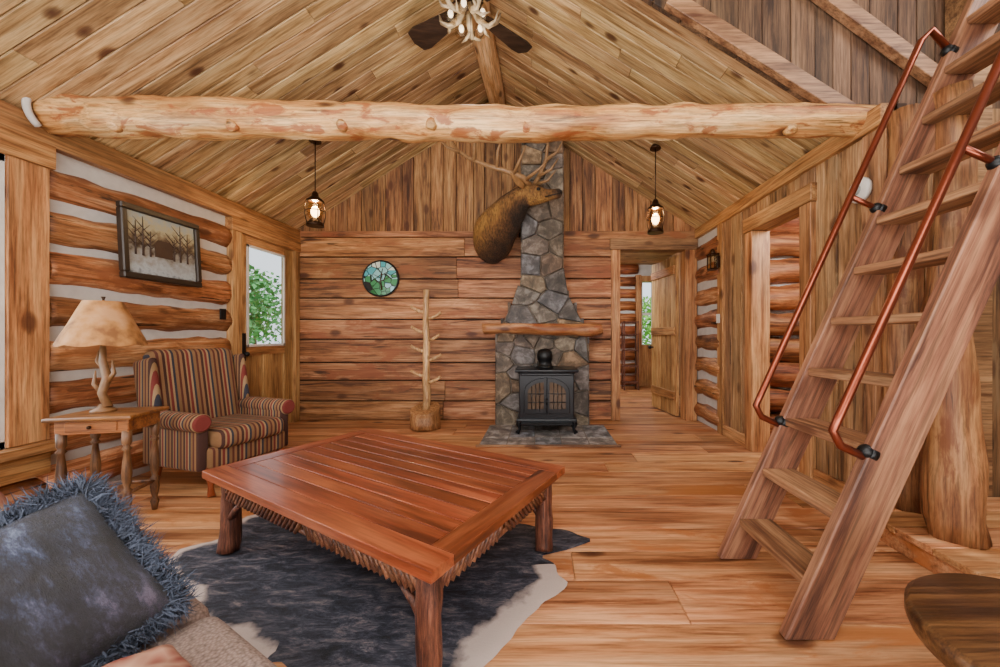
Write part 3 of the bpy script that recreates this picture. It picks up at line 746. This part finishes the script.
plate('light_switch', 'small white control plate on the hall side boards', (XR-.055, 4.62, 1.40), 'x', .08, .11, WHITE)
sd = thing('smoke_detector', 'round white smoke detector on the board wall', 'smoke detector', (XR-.02, 2.60, 2.19)); sd.rotation_euler = (0, -pi/2, 0)
mb = MB(); mb.lathe([(.085, 0), (.085, .02), (.07, .032), (.03, .036), (0, .037)], 0, 0, 28); mkobj(mb, 'housing', WHITE, sd)
mb = MB(); mb.lathe([(.035, .034), (.035, .042), (0, .043)], 0, 0, 20); mkobj(mb, 'grille', plain('detector_grey', '#8f918c', .6), sd)

def lantern(loc, ztop, label):
    t = thing('lantern_pendant', label, 'pendant light', loc, group='lantern pendants')
    mb = MB(); H = ztop-loc[2]; mb.tube([(0, 0, .36), (0, 0, H)], .006, 8); mkobj(mb, 'stem', BRONZE, t)
    mb = MB(); mb.lathe([(.06, H-.035), (.06, H-.02), (.03, H+.02), (.0, H+.02)], 0, 0, 20); mkobj(mb, 'canopy', BRONZE, t)
    mb = MB(); mb.lathe([(.02, .37), (.03, .35), (.035, .32), (.05, .31), (.085, .275), (.09, .265), (.07, .262)], 0, 0, 24); mkobj(mb, 'cap', BRONZE, t)
    mb = MB(); mb.lathe([(.085, 0), (.085, .03), (.06, .05), (.05, .07), (0.0, .072)], 0, 0, 24); mkobj(mb, 'font', BRONZE, t)
    mb = MB(); mb.lathe([(.045, .07), (.07, .11), (.075, .16), (.06, .22), (.05, .26)], 0, 0, 20); mkobj(mb, 'glass_chimney', glass('lantern_glass', '#fff0d8'), t)
    mb = MB()
    for k in range(4):
        a = pi/4+k*pi/2; c, s_ = math.cos(a), math.sin(a)
        mb.tube([(.08*c, .08*s_, .03), (.10*c, .10*s_, .12), (.10*c, .10*s_, .2), (.08*c, .08*s_, .28)], .005, 6)
    mb.tube([(.09*math.cos(q), .09*math.sin(q), .16) for q in [2*pi*k/20 for k in range(20)]], .004, 6, closed=True)
    mkobj(mb, 'guard_frame', BRONZE, t)
    mb = MB(); mb.ball((0, 0, .155), .042, .042, .06); mkobj(mb, 'bulb', BULB, t)
    l = bpy.data.lights.new('lantern_light', 'POINT'); l.energy = 18; l.color = (1, .72, .42); l.shadow_soft_size = .03
    lo = bpy.data.objects.new('lantern_light', l); C.objects.link(lo); lo.parent = t; lo.location = (0, 0, .24)
lantern((-2.42, 4.09, 2.37), slope(-2.42), 'bronze lantern pendant glowing by the log wall')
lantern((1.27, 4.18, 2.32), slope(1.27), 'bronze lantern pendant glowing by the hallway doorway')
t = thing('wall_sconce', 'small dark metal lantern sconce on the hall corner post', 'wall light', (XR-.12, 4.62, 2.0))
mb = MB(); mb.box(-.05, .05, -.05, .05, -.01, .01); mb.box(-.055, .055, -.055, .055, .17, .185); mb.lathe([(.05, .185), (.02, .24), (0, .25)], 0, 0, 4)
for a in (-1, 1):
    for c in (-1, 1): mb.box(a*.045-.005, a*.045+.005, c*.045-.005, c*.045+.005, 0, .18)
mkobj(mb, 'cage', BRONZE, t)
mb = MB(); mb.box(.05, .078, -.03, .03, .02, .16); mkobj(mb, 'bracket', BRONZE, t)
mb = MB(); mb.box(-.038, .038, -.038, .038, .012, .168); mkobj(mb, 'pane', glass('sconce_glass', '#e8dcc0'), t)

# ceiling fan
fn = thing('ceiling_fan', 'antler ceiling fan with dark wood blades and glass lights', 'ceiling fan', (XA, 3.16, 3.79))
mb = MB(); mb.tube([(0, 0, .38), (0, 0, .56)], .015, 10); mkobj(mb, 'downrod', BRONZE, fn)
mb = MB(); mb.lathe([(.04, .12), (.11, .16), (.13, .22), (.13, .32), (.08, .39), (.03, .40)], 0, 0, 24); mkobj(mb, 'motor', BRONZE, fn)
FB = wood('fan_blade_wood', ['#1e130d', '#35251c', '#443024'], 'x', 1, .1, 0, .5, .05)
for k in range(4):
    a = math.radians((46, 146, 226, 326)[k]); M = Matrix.Rotation(a, 4, 'Z') @ Matrix.Rotation(math.radians(12), 4, 'X')
    mb = MB(); pts = [(.16, -.06), (.58, -.11), (.66, -.095), (.69, 0), (.66, .095), (.58, .11), (.16, .06)]
    mb.prism(pts, 'z', .0, .012); mb.v = [tuple(M @ Vector(v)+Vector((0, 0, .13))) for v in mb.v]
    mb.box(.1, .26, -.015, .015, -.005, 0.018, 1, Matrix.Translation((0, 0, .13)) @ M)
    mkobj(mb, 'blade', [FB, BRONZE], fn)
for k in range(5):
    a = 2*pi*k/5+.3; c, s_ = math.cos(a), math.sin(a)
    def q(r, z, o=0): return (r*c-o*s_, r*s_+o*c, z)
    mb = MB()
    mb.tube([q(.03, .15), q(.09, .05), q(.17, .02), q(.25, .07), q(.28, .16)], [.028, .026, .022, .016, .004], 10, jit=.2)
    mb.tube([q(.12, .03), q(.16, -.01, .05), q(.21, .0, .10)], [.017, .013, .003], 8)
    mb.tube([q(.17, .02), q(.22, .03, -.06), q(.24, .1, -.09)], [.016, .012, .003], 8)
    mkobj(mb, 'antler_arm', ANTLERP, fn)
    a2 = a+.6; cx, cy = .14*math.cos(a2), .14*math.sin(a2)
    mb = MB(); mb.lathe([(.022, .12), (.035, .08), (.05, .04), (.055, .0)], cx, cy, 18); mkobj(mb, 'glass_shade', glass('fan_glass', '#f4f0e8'), fn)
    mb = MB(); mb.ball((cx, cy, .05), .022, .022, .032); mkobj(mb, 'bulb', FBULB, fn)
    mb = MB(); mb.tube([(cx, cy, .13), (cx*.4, cy*.4, .17)], .012, 8); mkobj(mb, 'socket_arm', BRONZE, fn)
l = bpy.data.lights.new('fan_light', 'POINT'); l.energy = 14; l.color = (1, .88, .7); l.shadow_soft_size = .1
lo = bpy.data.objects.new('fan_light', l); C.objects.link(lo); lo.parent = fn; lo.location = (0, 0, -.3)
mb = MB(); mb.tube([(.02, 0, .1), (.02, 0, -.2)], .002, 5); mkobj(mb, 'pull_chain', BRONZE, fn)

# coffee table
tb = thing('coffee_table', 'large dark reddish wood coffee table with twig apron and log legs', 'coffee table', (-.845, 2.09, .006), math.radians(-30.5))
def shear(mb): mb.v = [(v[0]-.066*v[1], v[1], v[2]) for v in mb.v]; return mb
hx, hy = .867, .53
mb = MB(); fw = .11
n = 9; w = (2*hy-2*fw)/n
for i in range(n): mb.box(-hx+fw, hx-fw, -hy+fw+i*w+.0015, -hy+fw+(i+1)*w-.0015, .425, .459, 0)
mb.box(-hx+fw, hx-fw, -hy+fw, hy-fw, .42, .45, 1)
mb.box(-hx, hx, -hy, -hy+fw-.001, .42, .46, 0); mb.box(-hx, hx, hy-fw+.001, hy, .42, .46, 0)
mb.box(-hx+.0, -hx+fw-.001, -hy+fw, hy-fw, .42, .46, 1); mb.box(hx-fw+.001, hx, -hy+fw, hy-fw, .42, .46, 1)
mkobj(shear(mb), 'top', [TABT, TABY], tb, bevel=.003, seg=2)
LX = .775
for sx in (-1, 1):
    for sy in (-1, 1):
        mb = MB(); mb.log((sx*LX, sy*.44, .009), (sx*LX, sy*.44, .42), .047, .043, 16, 12, .28, 0, 9)
        mkobj(shear(mb), 'leg', TWIG, tb)
TW2 = wood('twig_light', ['#4e2c1c', '#804e36', '#a36e4e'], 'z', 3, .6, .2, .5, .3)
mb = MB()
for sy in (-1, 1):
    for zz in (.405, .315): mb.log((-LX, sy*.44, zz), (LX, sy*.44, zz), .016, .016, 8, 10, .3, 0, 6)
    n = 44
    for i in range(n):
        x = -LX+.04+(2*LX-.08)*i/(n-1); d = .045*(1 if (x < 0) else -1)
        mb.tube([(x-d, sy*.455, .305), (x+d, sy*.455, .415)], .011, 7, 0, .2)
for sx in (-1, 1):
    for zz in (.405, .315): mb.log((sx*LX, -.44, zz), (sx*LX, .44, zz), .016, .016, 8, 8, .3, 0, 6)
    n = 26
    for i in range(n):
        y = -.40+.80*i/(n-1); d = .045*(1 if (y < 0) else -1)
        mb.tube([(sx*(LX+.015), y-d, .305), (sx*(LX+.015), y+d, .415)], .011, 7, 0, .2)
mkobj(shear(mb), 'twig_apron', TW2, tb)
for sx in (-1, 1):
    for sy in (-1, 1):
        mb = MB(); mb.tube([(sx*LX, sy*.44, .17), (sx*(LX-.08), sy*.44, .25), (sx*(LX-.16), sy*.44, .31)], [.02, .016, .014], 8, jit=.2); mkobj(shear(mb), 'brace', TWIG, tb)

# cowhide
out = [(-1.93, 2.53), (-1.5, 2.62), (-1.02, 2.76), (-.5, 2.62), (-.2, 2.42), (.05, 2.36), (.21, 2.30), (.31, 2.22), (.17, 2.12), (0, 2.06), (.08, 1.957), (.135, 1.846), (.06, 1.73), (-.04, 1.646),
       (-.12, 1.495), (-.20, 1.38), (-.30, 1.22), (-.46, 1.12), (-.62, 1.22), (-.90, 1.373), (-1.21, 1.51), (-1.45, 1.62), (-1.65, 1.79), (-1.98, 1.99), (-2.02, 2.12), (-1.88, 2.22)]
cx, cy = -.8, 1.95; pol = sorted([(math.atan2(y-cy, x-cx), math.hypot(x-cx, y-cy)) for x, y in out])
def rad(th):
    for i in range(len(pol)):
        a, ra = pol[i]; b_, rb = pol[(i+1) % len(pol)]
        if i == len(pol)-1: b_ += 2*pi
        for t in (th, th+2*pi):
            if a <= t <= b_:
                u = (t-a)/(b_-a+1e-9); return ra+(rb-ra)*u
    return 1
S, NR = 220, 30; vs = [(cx, cy, .006)]; at = [0.0]
for i in range(1, NR+1):
    for k in range(S):
        th = -pi+2*pi*k/S; f = i/NR; r_ = rad(th)*f*(1+(.04*noise.noise(Vector((th*9, 0, 0)))*f**6))
        x, y = cx+r_*math.cos(th), cy+r_*math.sin(th)
        vs.append((x, y, .007+.003*noise.noise(Vector((x*5, y*5, 0))) if i < NR else .002)); at.append(f*rad(th)-rad(th))
fs = [(0, 1+k, 1+(k+1) % S) for k in range(S)]
for i in range(NR-1):
    for k in range(S): fs.append((1+i*S+k, 1+(i+1)*S+k, 1+(i+1)*S+(k+1) % S, 1+i*S+(k+1) % S))
m, nt, b = newmat('cowhide_fur'); L = nt.links
an = nt.nodes.new('ShaderNodeAttribute'); an.attribute_name = 'edge'
tc = nt.nodes.new('ShaderNodeTexCoord'); nn = nt.nodes.new('ShaderNodeTexNoise'); nn.inputs['Scale'].default_value = 2.6; nn.inputs['Detail'].default_value = 9; nn.inputs['Roughness'].default_value = .6; L.new(tc.outputs['Object'], nn.inputs['Vector'])
mp = nt.nodes.new('ShaderNodeMapping'); mp.inputs['Rotation'].default_value = (0, 0, math.radians(30)); mp.inputs['Scale'].default_value = (7, 22, 10); L.new(tc.outputs['Object'], mp.inputs[0])
n3 = nt.nodes.new('ShaderNodeTexNoise'); n3.inputs['Scale'].default_value = 1; n3.inputs['Detail'].default_value = 12; n3.inputs['Roughness'].default_value = .82; n3.inputs['Distortion'].default_value = .5; L.new(mp.outputs[0], n3.inputs['Vector'])
r = ramp(nt, ['#0c0d13', '#262936', '#4a4850', '#83746f'], [.40, .49, .56, .66]); L.new(n3.outputs[0], r.inputs[0])
w_ = math_n(nt, 'ADD', an.outputs['Fac'], math_n(nt, 'MULTIPLY', nn.outputs[0], .35))
r2 = ramp(nt, ['#000000', '#ffffff'], [.50, .54]); L.new(math_n(nt, 'ADD', w_, .36), r2.inputs[0])
L.new(mix(nt, r2.outputs[0], r.outputs[0], lin('#b5a49b')), b.inputs['Base Color']); b.inputs['Roughness'].default_value = .7
bp = nt.nodes.new('ShaderNodeBump'); bp.inputs['Strength'].default_value = .6; bp.inputs['Distance'].default_value = .01; L.new(n3.outputs[0], bp.inputs['Height']); L.new(bp.outputs[0], b.inputs['Normal'])
mb = MB(); mb.add(vs, fs, 0, True); o = mkobj(mb, 'cowhide_rug', m)
ca = o.data.attributes.new('edge', 'FLOAT', 'POINT')
vals = []
for p, e in zip(vs, at):
    if p[0] > -.5 and p[1] < 1.98: wgt = .10
    elif p[0] < -1.0 and p[1] < 2.3: wgt = .04
    elif p[0] < -1.6: wgt = .03
    else: wgt = -.15
    vals.append(e+wgt)
ca.data.foreach_set('value', vals)
tag(o, 'dark blue-black and brown cowhide rug with white belly edges', 'rug')

# sofa and pillows
sf = thing('sofa', 'low sofa upholstered in light tan tweed', 'sofa', (-1.447, 1.375, 0), math.radians(-30))
mb = MB(); mb.box(-.08, 1.35, -.82, -.02, .08, .30); mkobj(mb, 'base', SOFA, sf, bevel=.03, seg=3)
for i in range(2):
    mb = MB(); mb.box(-.10+i*.73, .625+i*.73, -.66, 0, .30, .45); mkobj(mb, 'seat_cushion', SOFA, sf, bevel=.045, seg=4)
mb = MB(); mb.box(-.10, 1.36, -.88, -.66, .25, .74); mkobj(mb, 'backrest', SOFA, sf, bevel=.06, seg=4)
for x in (0, 1.28):
    for y in (-.75, -.08): mb = MB(); mb.tube([(x, y, 0), (x, y, .10)], [.02, .03], 10); mkobj(mb, 'leg', TWIG, sf)
def pillow(name, label, loc, nrm, roll, s, th, mat, fringe=False):
    nrm = Vector(nrm).normalized(); q = nrm.to_track_quat('Z', 'Y')
    e = thing(name, label, 'pillow'); e.rotation_mode = 'QUATERNION'; e.rotation_quaternion = q @ Matrix.Rotation(roll, 3, 'Z').to_quaternion(); e.location = loc
    N_ = 26; vs = []; fs = []
    for sgn in (1, -1):
        for i in range(N_+1):
            for j in range(N_+1):
                u = -1+2*i/N_; v = -1+2*j/N_
                k = 1-.07*(1-abs(u)**2)*abs(v)**3; l_ = 1-.07*(1-abs(v)**2)*abs(u)**3
                z = th*(max(0, (1-u**4)*(1-v**4)))**.55*(1+.25*noise.noise(Vector((u*2.3, v*2.3, sgn*3+s*9))))
                vs.append((u*s*l_, v*s*k, sgn*z))
    o0 = (N_+1)**2
    for base, fl in ((0, 0), (o0, 1)):
        for i in range(N_):
            for j in range(N_):
                f = [base+i*(N_+1)+j, base+(i+1)*(N_+1)+j, base+(i+1)*(N_+1)+j+1, base+i*(N_+1)+j+1]
                fs.append(f[::-1] if fl else f)
    mb = MB(); mb.add(vs, fs, 0, True); mkobj(mb, 'cover', mat, e, fix=False)
    if fringe:
        mb = MB(); rr_ = random.Random(3)
        for i in range(7000):
            t = rr_.random()*4; sd_ = int(t); f = (t-sd_)*2-1
            p, d = {0: ((f, 1), (0, 1)), 1: ((f, -1), (0, -1)), 2: ((1, f), (1, 0)), 3: ((-1, f), (-1, 0))}[sd_]
            ins = rr_.uniform(.86, .98)
            P0 = Vector((p[0]*s*ins, p[1]*s*ins, rr_.uniform(0, .045)))
            D = Vector((d[0]+rr_.uniform(-.9, .9), d[1]+rr_.uniform(-.9, .9), rr_.uniform(-.4, 1.0))).normalized()
            l_ = rr_.uniform(.025, .052); P1 = P0+D*l_*.5+Vector((rr_.uniform(-1, 1), rr_.uniform(-1, 1), rr_.uniform(-1, 1)))*.008; P2 = P0+D*l_+Vector((rr_.uniform(-1, 1), rr_.uniform(-1, 1), rr_.uniform(-1, 1)))*.018
            sdv = D.cross(Vector((rr_.uniform(-1, 1), rr_.uniform(-1, 1), rr_.uniform(-1, 1)))).normalized()*.0016
            mb.add([P0-sdv, P0+sdv, P1+sdv, P1-sdv, P2], [(0, 1, 2, 3), (3, 2, 4)])
        f = mkobj(mb, 'fringe', FRINGE, e, fix=False); f['kind'] = 'stuff'
    return e
pillow('throw_pillow', 'dark blue-grey velvet throw pillow with shaggy fringe on the sofa', (-1.165, .835, .575), (.56, -.50, .62), math.radians(24), .215, .085, PILL, True)
pillow('throw_pillow', 'red patterned throw pillow leaning at the sofa back', (-1.68, 1.04, .65), (.8, .1, .4), .1, .18, .07, REDP)
pillow('throw_pillow', 'red and cream patterned pillow lying on the sofa', (-.80, .725, .495), (.1, .1, 1), .3, .11, .045, REDP)

# armchair
ac = thing('armchair', 'striped upholstered armchair with rolled arms and wooden legs', 'armchair', (-2.66, 3.18, 0), math.radians(-17))
mb = MB(); mb.box(-.30, .34, -.30, .30, .20, .36); mkobj(mb, 'seat_base', STR_Y, ac, bevel=.025, seg=3)
mb = MB(); mb.box(-.20, .39, -.265, .265, .34, .49); mkobj(mb, 'seat_cushion', STR_Y, ac, bevel=.055, seg=5)
mb = MB(); M = Matrix.Translation((-.25, 0, .36)) @ Matrix.Rotation(math.radians(-10), 4, 'Y')
mb.box(-.09, .07, -.31, .31, 0, .73, 0, M); mkobj(mb, 'backrest', STR_Y, ac, bevel=.06, seg=5)
CL = plain('chair_leg_wood', '#7d3a1e', .35)
for sy in (-1, 1):
    mb = MB(); mb.box(-.09, .13, min(sy*.30, sy*.36), max(sy*.30, sy*.36), .18, .66, 0, M); mkobj(mb, 'wing', STR_X, ac, bevel=.029, seg=4)
    mb = MB(); y0, y1 = sorted((sy*.28, sy*.36)); mb.box(-.32, .30, y0, y1, .20, .56); mkobj(mb, 'arm', STR_X, ac, bevel=.02, seg=3)
    mb = MB(); mb.tube([(-.26, sy*.34, .555), (-.1, sy*.34, .56), (.31, sy*.34, .555), (.33, sy*.34, .555)], [.065, .068, .068, .05], 20); mkobj(mb, 'arm_roll', STR_X, ac)
    for sx in (-1, 1):
        mb = MB(); x = .29 if sx > 0 else -.28
        if sx > 0: mb.tube([(x, sy*.27, .21), (x+.03, sy*.28, .15), (x+.005, sy*.27, .07), (x+.03, sy*.28, .0)], [.036, .034, .018, .026], 12)
        else: mb.tube([(x, sy*.27, .21), (x-.05, sy*.27, 0)], [.028, .018], 10)
        mkobj(mb, 'leg', CL, ac)

# end table + lamp
et = thing('end_table', 'small wooden end table with turned legs beside the armchair', 'side table', (-2.79, 2.47, 0), math.radians(13))
mb = MB(); mb.box(-.22, .22, -.17, .17, .675, .70); mkobj(mb, 'top', ENDT, et, bevel=.008, seg=3)
mb = MB(); mb.box(-.185, .185, -.135, .135, .59, .676); mkobj(mb, 'apron', ENDT, et, bevel=.004)
mb = MB(); mb.box(-.13, .13, -.143, -.133, .605, .665); mkobj(mb, 'drawer', ENDT, et, bevel=.003)
mb = MB(); mb.ball((0, -.155, .635), .011, .011, .011); mkobj(mb, 'knob', BRONZE, et)
prof = [(.014, 0), (.018, .03), (.024, .06), (.014, .085), (.02, .12), (.025, .16), (.02, .20), (.026, .22), (.014, .235), (.022, .27), (.026, .33), (.021, .40), (.014, .47), (.026, .485), (.014, .50), (.024, .52), (.024, .60)]
for sx in (-1, 1):
    for sy in (-1, 1):
        mb = MB(); mb.lathe(prof, sx*.165, sy*.115, 14); mkobj(mb, 'leg', ENDL, et)
mb = MB()
for sy in (-1, 1): mb.tube([(-.165, sy*.115, .2), (.165, sy*.115, .2)], .012, 8)
for sx in (-1, 1): mb.tube([(sx*.165, -.115, .2), (sx*.165, .115, .2)], .012, 8)
mkobj(mb, 'stretcher', ENDL, et)
tl = thing('table_lamp', 'antler table lamp with tan parchment shade', 'table lamp', (-2.85, 2.48, .70))
ANTD = plain('antler_lamp_brown', '#7c5632', .5, 0, 25, .35)
mb = MB(); mb.lathe([(.06, 0), (.06, .015), (.03, .03), (.02, .05), (0, .05)], 0, 0, 20); mkobj(mb, 'base', ANTD, tl)
mb = MB()
mb.tube([(.03, 0, .03), (-.02, .01, .12), (.03, 0, .22), (0, 0, .33), (0, 0, .46)], [.024, .02, .022, .018, .012], 10, jit=.3)
mb.tube([(-.02, .01, .12), (-.06, 0, .18), (-.05, 0, .27)], [.015, .012, .003], 8, jit=.2); mb.tube([(.03, 0, .2), (.07, 0, .25), (.06, .0, .34)], [.015, .012, .003], 8, jit=.2)
mb.tube([(.0, 0, .28), (-.04, 0, .33), (-.03, .0, .40)], [.012, .01, .003], 8)
mkobj(mb, 'antler_stem', ANTD, tl)
m, nt, b = newmat('lamp_shade_parchment'); L = nt.links
tc = nt.nodes.new('ShaderNodeTexCoord'); nn = nt.nodes.new('ShaderNodeTexNoise'); nn.inputs['Scale'].default_value = 9; nn.inputs['Detail'].default_value = 6; L.new(tc.outputs['Object'], nn.inputs['Vector'])
r = ramp(nt, ['#7c5028', '#a8753f', '#b5865a'], [.38, .5, .62]); L.new(nn.outputs[0], r.inputs[0]); L.new(r.outputs[0], b.inputs['Base Color']); b.inputs['Roughness'].default_value = .8
mb = MB(); seg = 40; vs = []
for i, (rr_, zz) in enumerate([(.205, .44), (.19, .48), (.15, .57), (.115, .66), (.09, .72)]):
    for k in range(seg):
        th = 2*pi*k/seg; ph = (k % 5)/5; sc = .97+.03*abs(math.cos(pi*ph)); z2 = zz-(.012*math.sin(pi*ph) if i == 0 else 0)
        vs.append((rr_*sc*math.cos(th), rr_*sc*math.sin(th), z2))
fs = [(i*seg+k, i*seg+(k+1) % seg, (i+1)*seg+(k+1) % seg, (i+1)*seg+k) for i in range(4) for k in range(seg)]
mb.add(vs, fs, 0, True); mkobj(mb, 'lamp_shade', m, tl)
mb = MB(); mb.tube([(0, 0, .42), (0, 0, .73), (0, 0, .75)], [.006, .006, .012], 8); mb.tube([(-.085, 0, .718), (.085, 0, .718)], .003, 6); mkobj(mb, 'harp', BRONZE, tl)

# loft ladder
ld = thing('loft_ladder', 'heavy timber loft ladder with copper pipe handrails', 'ladder', (1.06, 1.785, 0))
AL = math.atan2(2.85, 1.29)
dx, dz = math.cos(AL), math.sin(AL); Lg = 3.35
Ry = Matrix.Rotation(pi/2-AL, 4, 'Y')
for sy in (-.27, .27):
    mb = MB(); w = .18; hw = w/2/dz
    pts = [(-hw, 0), (hw, 0), (hw+Lg*dx, Lg*dz), (-hw+Lg*dx, Lg*dz)]
    mb.prism(pts, 'y', sy-.025, sy+.025, 0)
    inv = Ry.inverted(); mb.v = [tuple(inv @ Vector(v)) for v in mb.v]
    o = mkobj(mb, 'stringer', LADW, ld, bevel=.006); o.rotation_euler = (0, pi/2-AL, 0)
for i in range(11):
    z = .20+i*.268; x = z/math.tan(AL)
    mb = MB(); mb.box(x-.085, x+.085, -.245, .245, z-.02, z+.02, 0); mkobj(mb, 'tread', LADY, ld, bevel=.005)
def onrail(z, off):
    x = z/math.tan(AL); return (x-off*dz, z+off*dx)
for sy in (-.27, .27):
    rl = bpy.data.objects.new('handrail', None); C.objects.link(rl); rl.parent = ld
    x0, z0 = onrail(.72, .24); x1, z1 = onrail(2.75, .24)
    a0 = onrail(.68, .06); a1 = onrail(2.70, .06)
    mb = MB(); mb.tube([(a0[0], sy, a0[1]), (x0+.03, sy, z0-.06), (x0, sy, z0), (x0+(x1-x0)*.03, sy, z0+(z1-z0)*.03), (x1-(x1-x0)*.03, sy, z1-(z1-z0)*.03), (x1+.03, sy, z1), (a1[0], sy, a1[1])], .017, 14)
    am = onrail(1.85, .06); bm_ = onrail(1.85, .24); mb.tube([(am[0], sy, am[1]), (bm_[0], sy, bm_[1])], .014, 12)
    mkobj(mb, 'pipe', COPPER, rl)
    for zz in (.70, 1.85, 2.70):
        c = onrail(zz, .085); mb = MB(); mb.tube([(c[0]+.03*dz, sy, c[1]-.03*dx), (c[0], sy, c[1])], .032, 14); mb.ball((c[0], sy, c[1]), .03, .03, .03); mkobj(mb, 'bracket', BLACK, rl)

# round table
rt = thing('round_side_table', 'dark grained round wooden table', 'side table', (1.11, .78, 0))
mb = MB(); mb.lathe([(.22, .49), (.255, .50), (.262, .52), (.262, .545), (.25, .555), (.0, .556)], 0, 0, 64); mkobj(mb, 'top', STUMP, rt)
mb = MB(); mb.lathe([(.16, 0), (.15, .03), (.06, .06), (.05, .25), (.07, .42), (.12, .49)], 0, 0, 24); mkobj(mb, 'pedestal', STUMP, rt)

# outdoors
mb = MB(); mb.box(-40, -3.7, -20, 50, -.6, -.5); mb.box(-3.7, 20, 9.5, 50, -.6, -.5)
m = plain('grass', '#7dac48', .9, nscale=2, namt=.3); struct(mkobj(mb, 'ground', m), 'sunny green lawn outside the cabin', 'ground')
LEAF = plain('leaves', '#8cc455', .7, nscale=3, namt=.35); LEAF2 = plain('leaves_dark', '#4f9450', .7, nscale=3, namt=.35); BARK = plain('tree_bark', '#5a4636', .9)
for (x, y, h, s, mt) in [(-9.0, 9.2, 3.0, 1.1, LEAF), (-15, 20, 5.2, 2.2, LEAF2), (-11.5, 13.8, 4.6, 1.6, LEAF2), (-17, 14, 5, 2.2, LEAF), (-8.5, 4.5, 4.0, 1.4, LEAF), (-13, 8, 4.2, 1.7, LEAF2), (6.5, 22, 4, 1.6, LEAF)]:
    t = thing('tree', 'leafy green tree outside the window', 'tree', (x, y, -.5))
    mb = MB(); mb.log((0, 0, 0), (0, 0, h*.8), .10, .05, 10, 8, .2); mkobj(mb, 'trunk', BARK, t)
    mb = MB()
    for k in range(1400):
        u = Vector((R.gauss(0, 1), R.gauss(0, 1), R.gauss(0, 1))).normalized()*R.random()**.4*s; p = Vector((u.x, u.y, h*.6+u.z*h*.36/s*1.1))
        a = Vector((R.uniform(-1, 1), R.uniform(-1, 1), R.uniform(-1, 1))).normalized()*.13; b_ = a.cross(Vector((R.uniform(-1, 1), R.uniform(-1, 1), 1))).normalized()*.09
        mb.add([p-a, p+b_, p+a, p-b_], [(0, 1, 2, 3)])
    o = mkobj(mb, 'foliage', mt, t, fix=False); o['kind'] = 'stuff'

# light
W = bpy.data.worlds.new('World'); bpy.context.scene.world = W; W.use_nodes = True
bg = W.node_tree.nodes['Background']; bg.inputs[0].default_value = (.85, .93, 1, 1); bg.inputs[1].default_value = 1.8
def area(name, loc, target, sx, sy, e, col=(1, 1, 1)):
    l = bpy.data.lights.new(name, 'AREA'); l.shape = 'RECTANGLE'; l.size = sx; l.size_y = sy; l.energy = e; l.color = col
    o = bpy.data.objects.new(name, l); C.objects.link(o); o.location = loc
    o.rotation_euler = (Vector(target)-Vector(loc)).to_track_quat('-Z', 'Y').to_euler(); return o
area('room_fill', (-.6, -.5, 2.9), (-.6, 4.5, 1.2), 4, 1.4, 225, (1, .96, .92))  # added soft fill behind the camera, not a fixture of the room
area('upward_fill', (-.6, -.4, .9), (-.6, 4, 4.2), 4.5, 1.0, 200, (1, .95, .90))  # added area lamp aimed up at the ceiling, stands in for bounced light
area('window_light', (-3.75, 1.7, 1.5), (0, 2.2, .8), 1.5, 1.8, 60, (.9, .96, 1))
area('hall_fill', (1.0, 7.2, 2.8), (1.7, 8.6, .5), 1.6, 1.8, 130, (1, .96, .9))  # added fill to brighten the far room, no lamp hangs there
area('side_room_fill', (3.0, 3.0, 2.6), (2.9, 4.5, 1.0), 1.0, .6, 65, (1, .95, .88))  # added fill so the side room logs show through the doorway
area('alcove_fill', (3.2, 1.0, 3.8), (2.4, 2.5, 1.6), 1.2, 1.2, 60, (1, .95, .9))  # unseen fill lamp brightening the alcove boards and ladder
s = bpy.data.lights.new('sun', 'SUN'); s.energy = 4.5; s.angle = .02; so = bpy.data.objects.new('sun', s); C.objects.link(so)
so.rotation_euler = Vector((-.55, .65, -.8)).to_track_quat('-Z', 'Y').to_euler()

# camera
cam = bpy.data.cameras.new('camera'); co = bpy.data.objects.new('camera', cam); C.objects.link(co)
co.location = (0, 0, 1.2); co.rotation_euler = (pi/2, 0, 0)
cam.sensor_width = 36; cam.lens = 13.68; cam.shift_x = -.04; cam.shift_y = .0015; cam.clip_start = .05; cam.clip_end = 200
bpy.context.scene.camera = co
